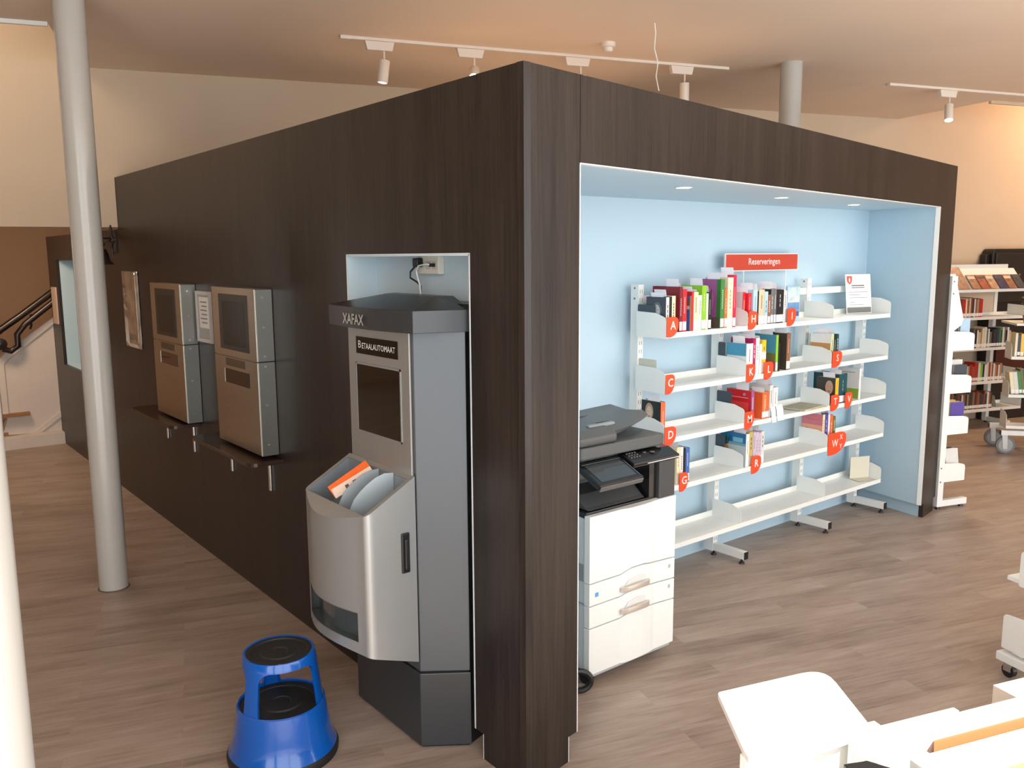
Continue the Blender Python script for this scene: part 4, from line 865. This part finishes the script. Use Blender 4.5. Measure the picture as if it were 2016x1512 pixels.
# bookends
BEG = mat('beige_bookend', (206, 202, 184), .45); BED = mat('dark_bookend', (70, 78, 86), .35, .3)
def bookend(x, y0, y1, z, h, m, lab, dirx=1, base=.10):
    t = thing('bookend', lab, 'bookend', (x, (y0 + y1) / 2, z), group='metal bookends')
    m_ = MB(); m_.prism(round_poly([(y0, z), (y1, z), (y1, z + h), (y0, z + h)], [0, 0, .012, .012]), x, x + .0015, 0); m_.build('upright_plate', m, t)
    m_ = MB(); m_.box(min(x, x + dirx * base), max(x, x + dirx * base), y0, y1, z, z + .001); m_.build('foot_plate', m, t)
bookend(1.812, 1.02, 1.16, ROWZ[2] + .0285, .155, BEG, 'beige bookend standing alone behind tab C on the second shelf')
bookend(1.804, 1.03, 1.165, ROWZ[1] + .0285, .155, BED, 'dark bookend at the left end of the top shelf behind tab A', base=.004)
bookend(2.551, 1.11, 1.165, ROWZ[2] + .0285, .20, BED, 'dark bookend behind the blue and white paperback at tab K', base=.004)
bookend(2.552, 1.05, 1.165, ROWZ[3] + .0285, .185, BED, 'dark bookend left of the large red box book at tab M', base=.004)
bookend(2.552, 1.09, 1.165, ROWZ[4] + .0285, .19, BED, 'dark bookend left of the pineapple book at tab R', base=.004)
t = thing('bookend', 'beige bookend at the right end of the empty bottom shelf', 'bookend', (4.17, 1.0, .28), group='metal bookends')
M_ = Matrix.Translation((4.163, 1.06, .2808)) @ Matrix.Rotation(R(-22), 4, 'Z')
m_ = MB(); m_.box(-.085, .085, -.002, 0, 0.001, .165, M=M_ @ Matrix.Rotation(R(0), 4, 'X')); m_.build('upright_plate', BEG, t)
m_ = MB(); m_.box(-.085, .085, -.10, 0, 0, .001, M=M_); m_.build('foot_plate', BEG, t)
# ------------------------------------------------------------------ bookcases at the right
def small_book(x, y, z, t_, h, d, key, label, group, M, tilt=0, label_part=True):
    o = thing('book', label, 'book', M @ Vector((x, y, z)), 0, group)
    o.rotation_euler = (0, 0, math.atan2(M[1][0], M[0][0])); ROOTM[o.name] = Matrix.Translation(o.location) @ Matrix.Rotation(o.rotation_euler.z, 4, 'Z')
    Rt = Matrix.Rotation(tilt, 4, 'Y')
    m = MB(); m.box(0, t_, 0, .0015, 0, h, 0, M=Rt); m.box(0, .0015, .0015, d, 0, h, 0, M=Rt); m.box(t_ - .0015, t_, .0015, d, 0, h, 0, M=Rt); m.build('cover', bm_(key), o, local=True)
    m = MB(); m.box(.0015, t_ - .0015, .0015, d - .004, .002, h - .003, 0, M=Rt); m.build('pages', PAGES, o, local=True)
    if label_part:
        m = MB(); m.box(.002, t_ - .002, -.0006, 0, .012, .045, 0, M=Rt); m.build('spine_label', mat('label_white', (238, 238, 236), .5), o, local=True)
    return o
NAMES = dict(purpleb='violet blue', w='white', slate='slate grey', black='black', cream='cream', dred='dark red', red='red', brown='brown', blue='blue', lime='lime green', green='green', purple='mauve', orange='orange', crim='crimson', pale='pale grey',
    lblue='light blue', beige='beige', grey='grey', yel='yellow', teal='teal', dark='dark brown', dteal='dark teal', gold='gold', lilac='lilac', olive='olive', navy='navy', rust='rust red', tan='tan')
ORD = ['leftmost', 'second from left', 'third from left', 'fourth from left', 'fifth from left', 'sixth from left', 'seventh from left', 'eighth from left', 'ninth from left', 'tenth from left', 'eleventh from left', 'twelfth from left', 'thirteenth from left', 'fourteenth from left', 'fifteenth from left', 'sixteenth from left', 'seventeenth from left', 'eighteenth from left', 'nineteenth from left', 'twentieth from left', 'twenty-first from left', 'twenty-second from left', 'twenty-third from left', 'twenty-fourth from left']
def fill(M, x0, x1, y, z, keys, hrange, place, group, seed, d=.15, thick=(.018, .034), tilt=0):
    q = random.Random(seed); x = x0; k = 0
    while x < x1 - .02 and k < len(ORD):
        t_ = q.uniform(*thick); key = keys[k % len(keys)]
        if x + t_ > x1: break
        small_book(x, y, z, t_, q.uniform(*hrange), d * q.uniform(.85, 1), key, '%s book, %s on the %s' % (NAMES[key], ORD[k], place), group, M, tilt)
        x += t_ + .0015; k += 1
def frame(loc, rz): return Matrix.Translation(loc) @ Matrix.Rotation(rz, 4, 'Z')
def rack_parts(t, M, L, rows, posts, depth=.25, post_h=1.8, zfoot=True, sides=1, name_sh='shelf'):
    # local: x along the rack, y from front (0) to the back post (depth)
    for x in posts:
        m = MB(); m.box(x - .024, x + .024, depth, depth + .055, .03, post_h, M=M); m.build('upright', WHITE, t)
        m = MB(); m.box(x - .02, x + .02, -.02, depth + .05, .02, .07, M=M); ft = m.build('foot', WHITE, t, bevel=.002)
        for yy in (.02, depth + .02):
            m = MB(); m.cyl(M @ Vector((x, yy, 0)), M @ Vector((x, yy, .014)), .02, .016, 14); m.cyl(M @ Vector((x, yy, .014)), M @ Vector((x, yy, .022)), .007, n=8); m.build('leveller', BLK, ft)
    for z in rows:
        m = MB(); m.box(.004, L - .004, 0, depth, z + .022, z + .028, M=M); m.box(.004, L - .004, -.003, .003, z, z + .03, M=M); m.box(.004, L - .004, depth - .003, depth + .001, z, z + .06, M=M); m.build(name_sh, WHITE, t)
        for x in (0, L):
            m = MB(); m.prism(round_poly([(0, z), (depth, z), (depth, z + .15), (.06, z + .14), (0, z + .125)], [.006, 0, 0, 0, .03]), x - .0015, x + .0015, 0, M=M); m.build('side_bracket', WHITE, t)
# near rack, end panel facing the camera: its shelves face right (+u)
o_ = B(4.545, 2.16, 0); M = frame((o_.x, o_.y, 0), BE + R(90))      # local x -> +n, local y -> -u
t = thing('bookcase', 'white metal bookcase seen end-on against the right edge of the dark cube', 'bookcase', o_, group='white metal bookcases')
rack_parts(t, M, .90, (1.235, .905, .583, .208), (.0, .90), depth=.235, post_h=1.80)
m = MB(); P = [(.235, 1.815), (.24, 1.23), (.14, 1.45), (.15, 1.535), (.215, 1.815)]
m.prism([(.290, 1.815), (.24, 1.815), (.13, 1.48), (.145, 1.43), (.25, 1.37), (.290, 1.37)], -.003, .0, 0, M=M); m.prism([(.290, 1.815), (.24, 1.815), (.13, 1.48), (.145, 1.43), (.25, 1.37), (.290, 1.37)], .90, .903, 0, M=M); m.build('sloping_end_plate', WHITE, t)
m = MB(); m.box(.0, .90, .135, .14, 1.46, 1.47, M=M); m.prism([(.245, 1.80), (.238, 1.80), (.132, 1.475), (.139, 1.475)], 0.002, .898, 0, M=M); m.build('display_panel', WHITE, t)
for z in (1.76, 1.67, .33, .22):
    m = MB(); m.cyl(M @ Vector((-.0235 - .0, .27, z)), M @ Vector((-.027, .27, z)), .006, n=10); m.build('bolt', mat('bolt_grey', (120, 124, 128), .4, .8), t)
fill(M, .03, .86, .02, 1.264, ['lblue', 'w', 'navy', 'beige', 'rust', 'pale', 'w', 'navy', 'cream', 'grey'], (.20, .22), 'first book shelf of the end-on bookcase', 'books in the end-on bookcase', 3, d=.107)
fill(M, .03, .80, .02, .934, ['slate', 'w', 'pale', 'grey', 'lblue', 'slate', 'cream', 'black', 'w'], (.18, .23), 'second book shelf of the end-on bookcase', 'books in the end-on bookcase', 4, d=.14)
fill(M, .03, .70, .02, .612, ['purpleb', 'w', 'pale', 'yel', 'grey', 'lblue', 'w', 'black'], (.19, .22), 'third book shelf of the end-on bookcase', 'books in the end-on bookcase', 5, d=.14)
fill(M, .03, .60, .02, .243, ['pale', 'cream', 'slate', 'yel', 'w', 'purple'], (.18, .22), 'bottom shelf of the end-on bookcase', 'books in the end-on bookcase', 6, d=.14, tilt=R(9))
# far bookcase against the back wall
o_ = B(6.55, 4.325, 0); M = frame((o_.x, o_.y, 0), BE); Lr = 1.27
t = thing('bookcase', 'white bookcase against the peach back wall with magazines on its sloping top shelf', 'bookcase', o_, group='white metal bookcases')
rack_parts(t, M, Lr, (1.24, .895, .515, .20), (.12, 1.08), depth=.27, post_h=1.80)
m = MB(); m.box(.0, Lr - .04, .0, .012, 1.545, 1.575, M=M); m.prism([(.012, 1.555), (.002, 1.552), (.20, 1.80), (.21, 1.80)], 0, Lr - .04, 0, M=M); m.box(0, Lr - .12, .205, .215, 1.78, 1.845, M=M); m.build('display_shelf', WHITE, t)
# back panel visible between shelves
m = MB(); m.box(.3, 1.03, .262, .268, 1.30, 1.54, M=M); m.build('back_panel', WALL, t)
MAGC = [('brown', 'brown patterned magazine'), ('rust', 'rust-coloured paperback'), ('tan', 'tan street-scene magazine'), ('navy', 'blue and white magazine'), ('brown', 'dark brown village-photo magazine'), ('slate', 'slate magazine at the right end')]
for k, (key, nm) in enumerate(MAGC):
    x = .42 + k * .135; Mk = M @ Matrix.Translation((x, .012, 1.578)) @ Matrix.Rotation(R(-38), 4, 'X')
    tt = thing('magazine', '%s leaning on the sloping top shelf of the far bookcase' % nm, 'magazine', M @ Vector((x, .1, 1.6)), group='magazines on the far sloping shelf')
    m = MB(); m.box(0, .122, -.006, 0, 0, .19, M=Mk); m.build('cover', mat('magazine_' + key, PAL[key], .35, var=.6, scale=22), tt)
    m = MB(); m.box(.01, .112, -.0072, -.006, .135, .17, M=Mk); m.build('masthead', mat('masthead_' + ('dark' if k % 2 else 'pale'), ((60, 56, 60) if k % 2 else (206, 196, 180)), .5), tt)
t = thing('magazine', 'large brown photo book at the left end of the far sloping shelf', 'magazine', M @ Vector((.3, .15, 1.65)), group='magazines on the far sloping shelf')
m = MB(); m.box(0, .22, -.004, 0, 0, .30, M=M @ Matrix.Translation((.17, .012, 1.578)) @ Matrix.Rotation(R(-38), 4, 'X')); m.build('cover', mat('magazine_brown', PAL['brown'], .35, var=.6, scale=22), t)
fill(M, .30, .62, .03, 1.269, ['rust', 'red', 'cream', 'brown', 'beige', 'rust', 'dark', 'pale', 'brown', 'tan'], (.18, .22), 'upper book shelf of the far bookcase', 'books in the far bookcase', 11)
fill(M, .45, 1.13, .03, .924, ['dark', 'pale', 'grey', 'black', 'w', 'beige', 'tan', 'cream', 'pale', 'w', 'olive', 'pale', 'grey', 'black', 'dark', 'navy', 'slate', 'green'], (.17, .23), 'second book shelf of the far bookcase', 'books in the far bookcase', 12)
fill(M, .40, .98, .03, .544, ['rust', 'pale', 'tan', 'rust', 'red', 'brown', 'red', 'rust', 'pale', 'lime', 'navy', 'w', 'pale', 'rust', 'beige', 'brown', 'w', 'tan'], (.17, .22), 'third book shelf of the far bookcase', 'books in the far bookcase', 13)
fill(M, .25, .86, .03, .229, ['brown', 'dark', 'slate', 'rust', 'dark', 'pale', 'brown', 'dark', 'tan', 'slate', 'dark', 'brown', 'dark', 'rust'], (.16, .21), 'bottom shelf of the far bookcase', 'books in the far bookcase', 14)
bb = thing('bookend', 'pale bookend on the bottom shelf of the far bookcase', 'bookend', M @ Vector((.9, .1, .23)), group='metal bookends')
m = MB(); m.prism([(.03, .229), (.18, .229), (.18, .36), (.07, .36)], .93, .932, 0, M=M); m.build('upright_plate', BEG, bb); m = MB(); m.box(.932, 1.0, .03, .18, .2285, .2295, M=M); m.build('foot_plate', BEG, bb)
# black cabinet by the far wall
o_ = B(7.72, 4.672, 0); M = frame((o_.x, o_.y, 0), BE)
t = thing('black_cabinet', 'tall black cabinet with rounded top corner beside the far white bookcase', 'cabinet', o_)
BC = mat('black_cabinet_finish', (34, 29, 27), .45, var=.12, scale=5)
m = MB(); m.prism(round_poly([(0, 0.0), (1.5, 0.0), (1.5, 2.02), (-.10, 2.02), (-.10, 1.2)], [0, 0, .03, .06, .02]), -.0, .15, 1, M=M); m.build('body', BC, t, bevel=.01)
m = MB(); m.prism([(-.16, 1.25), (-.10, 1.25), (-.10, 1.96), (-.16, 1.96)], .04, .12, 1, M=M); m.build('side_rail', BC, t, bevel=.01)
m = MB(); m.box(-.06, 1.48, -.015, .0, 1.40, 1.97, M=M); m.build('door', mat('black_panel', (40, 35, 32), .4), t, bevel=.008)
m = MB(); m.cyl(M @ Vector((.32, -.015, 1.72)), M @ Vector((.32, -.025, 1.72)), .012, n=12); m.build('knob', CHROME, t)
m = MB(); m.box(.05, 1.48, -.015, .0, .62, 1.0, M=M); m.build('mahogany_drawer', mat('mahogany', (78, 34, 22), .4, var=.2, scale=6), t)
# wheeled double rack at the right edge
DIR = R(-52); o_ = Vector((7.064, 1.20, 0)); M = frame((o_.x, o_.y, 0), DIR)
t = thing('rolling_bookcase', 'white wheeled bookcase with a grey caster entering the frame from the right', 'bookcase', o_, group='rolling bookcases')
Lc = .95
for x in (.32,):
    m = MB(); m.box(x - .025, x + .025, .20, .26, .25, 1.22, M=M); m.build('upright', WHITE, t)
m = MB(); m.box(Lc - .05, Lc, .20, .26, .25, 1.22, M=M); m.build('upright', WHITE, t)
m = MB(); m.box(.0, Lc, .02, .07, .190, .238, M=M); m.box(.0, Lc, .40, .45, .190, .238, M=M); m.box(.30, .34, .02, .45, .190, .235, M=M); m.build('base_frame', WHITE, t, bevel=.002)
m = MB(); m.box(-.004, .0, .022, .068, .192, .236, M=M); m.box(-.004, 0, .402, .448, .192, .236, M=M); m.build('end_cap', BLK, t)
for z, hb in ((.262, .13), (.572, .13), (.945, .0)):
    m = MB(); m.box(.03, Lc, 0, .2, z + .02, z + .027, M=M); m.box(.03, Lc, -.003, .003, z, z + .03, M=M); m.build('shelf', WHITE, t)
    m = MB(); m.prism(round_poly([(0, z), (.2, z), (.2, z + .17), (.05, z + .16), (0, z + .13)], [.005, 0, 0, 0, .02]), .028, .031, 0, M=M); m.build('side_bracket', WHITE, t)
m = MB(); m.prism(round_poly([(-.02, 1.275), (.46, 1.275), (.46, 1.295), (-.02, 1.295)], 0), .05, Lc, 0, M=M); m.prism([(.06, 1.275), (.4, 1.275), (.24, 1.22), (.20, 1.22)], .30, .34, 0, M=M); m.build('top_tray', WHITE, t)
WH = mat('grey_caster_wheel', (110, 112, 114), .5)
for (x, y) in ((.02, .045), (.02, .425), (Lc - .05, .045)):
    m = MB(); m.cyl(M @ Vector((x - .015, y, .089)), M @ Vector((x + .015, y, .089)), .089, n=28)
    wv = MB(); wv.cyl(M @ Vector((x + .03, y - .015, .089)), M @ Vector((x + .03, y + .015, .089)), .089, n=28); wh = wv.build('caster_wheel', [WH], t, bevel=.006)
    m = MB(); m.cyl(M @ Vector((x + .03, y - .017, .089)), M @ Vector((x + .03, y + .017, .089)), .065, n=20); m.build('hub', mat('hub_light', (150, 152, 152), .4), wh)
    m = MB(); m.prism([(x + .005, .05), (x + .045, .05), (x + .04, .19), (x - .01, .19)], y - .022, y - .018, 1, M=M); m.build('fork', mat('zinc_fork', (190, 190, 188), .3, .8), t)
fill(M, .06, .9, .02, .9745, ['cream', 'navy', 'yel', 'navy', 'dark', 'pale', 'w', 'lilac', 'pale'], (.20, .24), 'upper shelf of the wheeled bookcase', 'books on the wheeled bookcase', 21, d=.16)
fill(M, .06, .9, .02, .604, ['cream', 'pale', 'green', 'olive', 'dteal', 'lblue', 'blue', 'yel', 'cream', 'green'], (.21, .25), 'lower shelf of the wheeled bookcase', 'books on the wheeled bookcase', 22, d=.16, tilt=R(-9))
# plant on the wheeled bookcase
pc = M @ Vector((.19, .14, 1.297)); t = thing('potted_plant', 'small leafy plant on top of the wheeled bookcase at the right edge', 'plant', pc)
m = MB(); m.lathe([(.0, 0), (.035, 0), (.048, .07), (.044, .07), (.034, .01)], pc, 20); m.build('pot', mat('clay_pot', (150, 90, 56), .7), t, smooth=True)
q = random.Random(5); m = MB()
for k in range(70):
    a = q.uniform(0, 6.28); r0 = q.uniform(.0, .075); z = q.uniform(.07, .24); c = pc + Vector((math.cos(a) * r0, math.sin(a) * r0, z)); d1 = Vector((math.cos(a), math.sin(a), q.uniform(.1, 1))).normalized() * q.uniform(.025, .05); d2 = d1.cross(Vector((0, 0, 1))).normalized() * .012
    m.add([c, c + d1 * .5 + d2, c + d1, c + d1 * .5 - d2], [(0, 1, 2, 3)], k % 2)
m.build('leaves', [mat('leaf_green', (86, 104, 62), .5, var=.3), mat('leaf_pale', (170, 180, 160), .5, var=.2)], t)
m = MB()
for k in range(6): a = k * 1.05; m.tube([pc + Vector((0, 0, .05)), pc + Vector((math.cos(a) * .03, math.sin(a) * .03, .13)), pc + Vector((math.cos(a) * .06, math.sin(a) * .06, .2))], .002, 5)
m.build('stems', mat('stem_green', (80, 90, 50), .6), t)
# ------------------------------------------------------------------ rack entering bottom right
o_ = B(2.392, .04, 0); M = frame((o_.x, o_.y, 0), BE - R(90))   # local x -> -n, local y -> +u
t = thing('rolling_bookcase', 'white wheeled bookcase end cut off by the lower right edge, nearer the camera', 'bookcase', o_, group='rolling bookcases')
m = MB(); m.box(0, .5, 0, .045, .078, .118, M=M); m.box(0, .05, .045, 1.1, .078, .118, M=M); m.box(.45, .5, .045, 1.1, .078, .118, M=M); m.build('base_frame', mat('white_powder_coat', (232, 234, 230)), t, bevel=.003)
for z, xo in ((.14, 0), (.462, .062)):
    m = MB(); m.prism(round_poly([(.015 + xo, z), (.235, z), (.235, z + .18), (.015 + xo, z + .165)], [.008, 0, 0, .022]), .012, .016, 1, M=M @ Matrix()); m.build('side_bracket', WHITE, t)
    m = MB(); m.box(.015, .235, .016, 1.1, z + .01, z + .03, M=M); m.build('shelf', WHITE, t)
m = MB(); m.box(.235, .29, .0, .05, .118, 1.2, M=M); m.build('upright', WHITE, t)
m = MB(); m.box(.235, .29, 1.05, 1.1, .118, 1.2, M=M); m.build('upright', WHITE, t)
for (x, y) in ((.045, .04), (.45, .04), (.045, 1.05), (.45, 1.05)):
    m = MB(); m.cyl(M @ Vector((x, y - .012, .032)), M @ Vector((x, y + .012, .032)), .032, n=20); w_ = m.build('caster_wheel', BLK, t)
    m = MB(); m.lathe([(.0, .078), (.030, .078), (.030, .066), (.018, .06), (.0, .06)], M @ Vector((x, y, 0)), 16); m.box(x - .02, x + .02, y - .018, y - .013, .03, .066, M=M); m.build('caster_plate', CHROME, t)
# ------------------------------------------------------------------ sunlit white display unit in the foreground
SW = mat('display_white', (240, 238, 232), .5)
t = fg = thing('display_unit', 'sunlit white display unit with a rounded side board at the bottom right', 'display unit', B(.6, -1.4, 0))
zt = .85
P2 = [(.153, -.970), (.500, -.962), (.398, -1.250), (.030, -1.290)]
rp = round_poly(P2, [.012, .055, .01, .05])
m = MB(); m.prism([tuple(B(a, b).xy) for a, b in rp], zt - .018, zt); m.build('side_board', SW, t, bevel=.002)
def bp(mb, uv, z0, z1): return mb.prism([tuple(B(a, b).xy) for a, b in uv], z0, z1)
def rectuv(u0, u1, n0, n1): return [(u0, n0), (u1, n0), (u1, n1), (u0, n1)]
m = MB(); bp(m, rectuv(.06, .45, -1.22, -1.20), .60, .832); m.build('apron', SW, t)
# curved sheet below the board
m = MB(); L = []
for i in range(10):
    s_ = i / 9; u = .10 + .20 * s_; n = -1.30 - .06 * math.sin(s_ * 1.4); L.append([Vector(B(u, n + .07 * s_, z)) for z in (.60, .80 - .05 * (1 - s_) ** 2)])
m.loft(L, caps=False, closed=False); m.build('curved_sheet', mat('lavender_sheet', (222, 220, 232), .5), t, solid=.003, smooth=True)
m = MB(); bp(m, rectuv(.285, .325, -1.335, -1.30), .55, .815); m.build('end_post', mat('cream_post', (232, 224, 212), .5), t)
# trough: back wall, front wall, floor
m = MB(); bp(m, rectuv(.40, .655, -1.262, -1.246), .45, zt); bp(m, rectuv(.655, 1.6, -1.285, -1.262), .45, zt - .004); m.build('back_board', SW, t)
m = MB(); bp(m, rectuv(.40, 1.6, -1.322, -1.285), .45, zt - .006); m.build('top_rail', SW, t)
m = MB(); bp(m, rectuv(.40, 1.6, -1.42, -1.362), .40, zt - .012); bp(m, rectuv(.40, .46, -1.42, -1.25), .40, zt - .014); bp(m, rectuv(.33, .41, -1.34, -1.246), .45, .846); m.build('front_board', SW, t)
m = MB(); bp(m, rectuv(.42, 1.6, -1.60, -1.25), .10, .45); m.build('cabinet', SW, t)
m = MB(); bp(m, rectuv(.1, 1.6, -1.60, -1.27), .0, .10); m.build('plinth', mat('plinth_grey', (120, 118, 114), .6), t)
m = MB(); bp(m, rectuv(.14, .20, -1.29, -1.22), .10, .832); m.build('leg', SW, t)
tb = thing('folder', 'orange folder lying in the slot of the sunlit white display unit', 'folder', B(.63, -1.34, .80))
m = MB(); m.prism([tuple(B(a, b).xy) for a, b in [(.475, -1.358), (.80, -1.358), (.80, -1.325), (.51, -1.325)]], .80, .838); m.build('cover', mat('folder_orange', (158, 88, 50), .6), tb)
tb = thing('leaflet', 'pale green leaflet lying on the front of the sunlit display unit', 'leaflet', B(.6, -1.45, .80))
m = MB(); m.prism([tuple(B(a, b).xy) for a, b in [(.46, -1.52), (.80, -1.50), (.76, -1.425), (.50, -1.432)]], .8015, .806); m.build('sheet', mat('leaflet_green', (128, 156, 76), .6), tb)
m = MB(); bp(m, rectuv(.42, 1.6, -1.60, -1.42), .45, .80); m.build('front_box', SW, fg)
tb = thing('keyboard_stand', 'small black object at the bottom edge below the white side board', 'stand', B(.25, -1.40, .78))
m = MB(); m.prism([tuple(B(a, b).xy) for a, b in [(.232, -1.337), (.292, -1.345), (.36, -1.44), (.20, -1.44)]], .835, .85); m.build('plate', BLK, tb, bevel=.004)
m = MB(); bp(m, rectuv(.24, .29, -1.42, -1.37), .10, .835); m.build('post', BLK, tb)
# white box beyond the trough
tb = thing('cardboard_tray', 'white open box standing behind the display unit at the lower right edge', 'box', B(1.1, -1.1, .55))
def wallb(u0, u1, n0, n1, m): bp(m, rectuv(u0, u1, n0, n1), .10, .80)
m = MB(); wallb(.93, 1.6, -1.15, -1.13, m); wallb(.93, .95, -1.235, -1.15, m); wallb(.93, 1.6, -1.245, -1.235, m); m.build('walls', mat('tray_cream', (238, 228, 214), .55), tb)
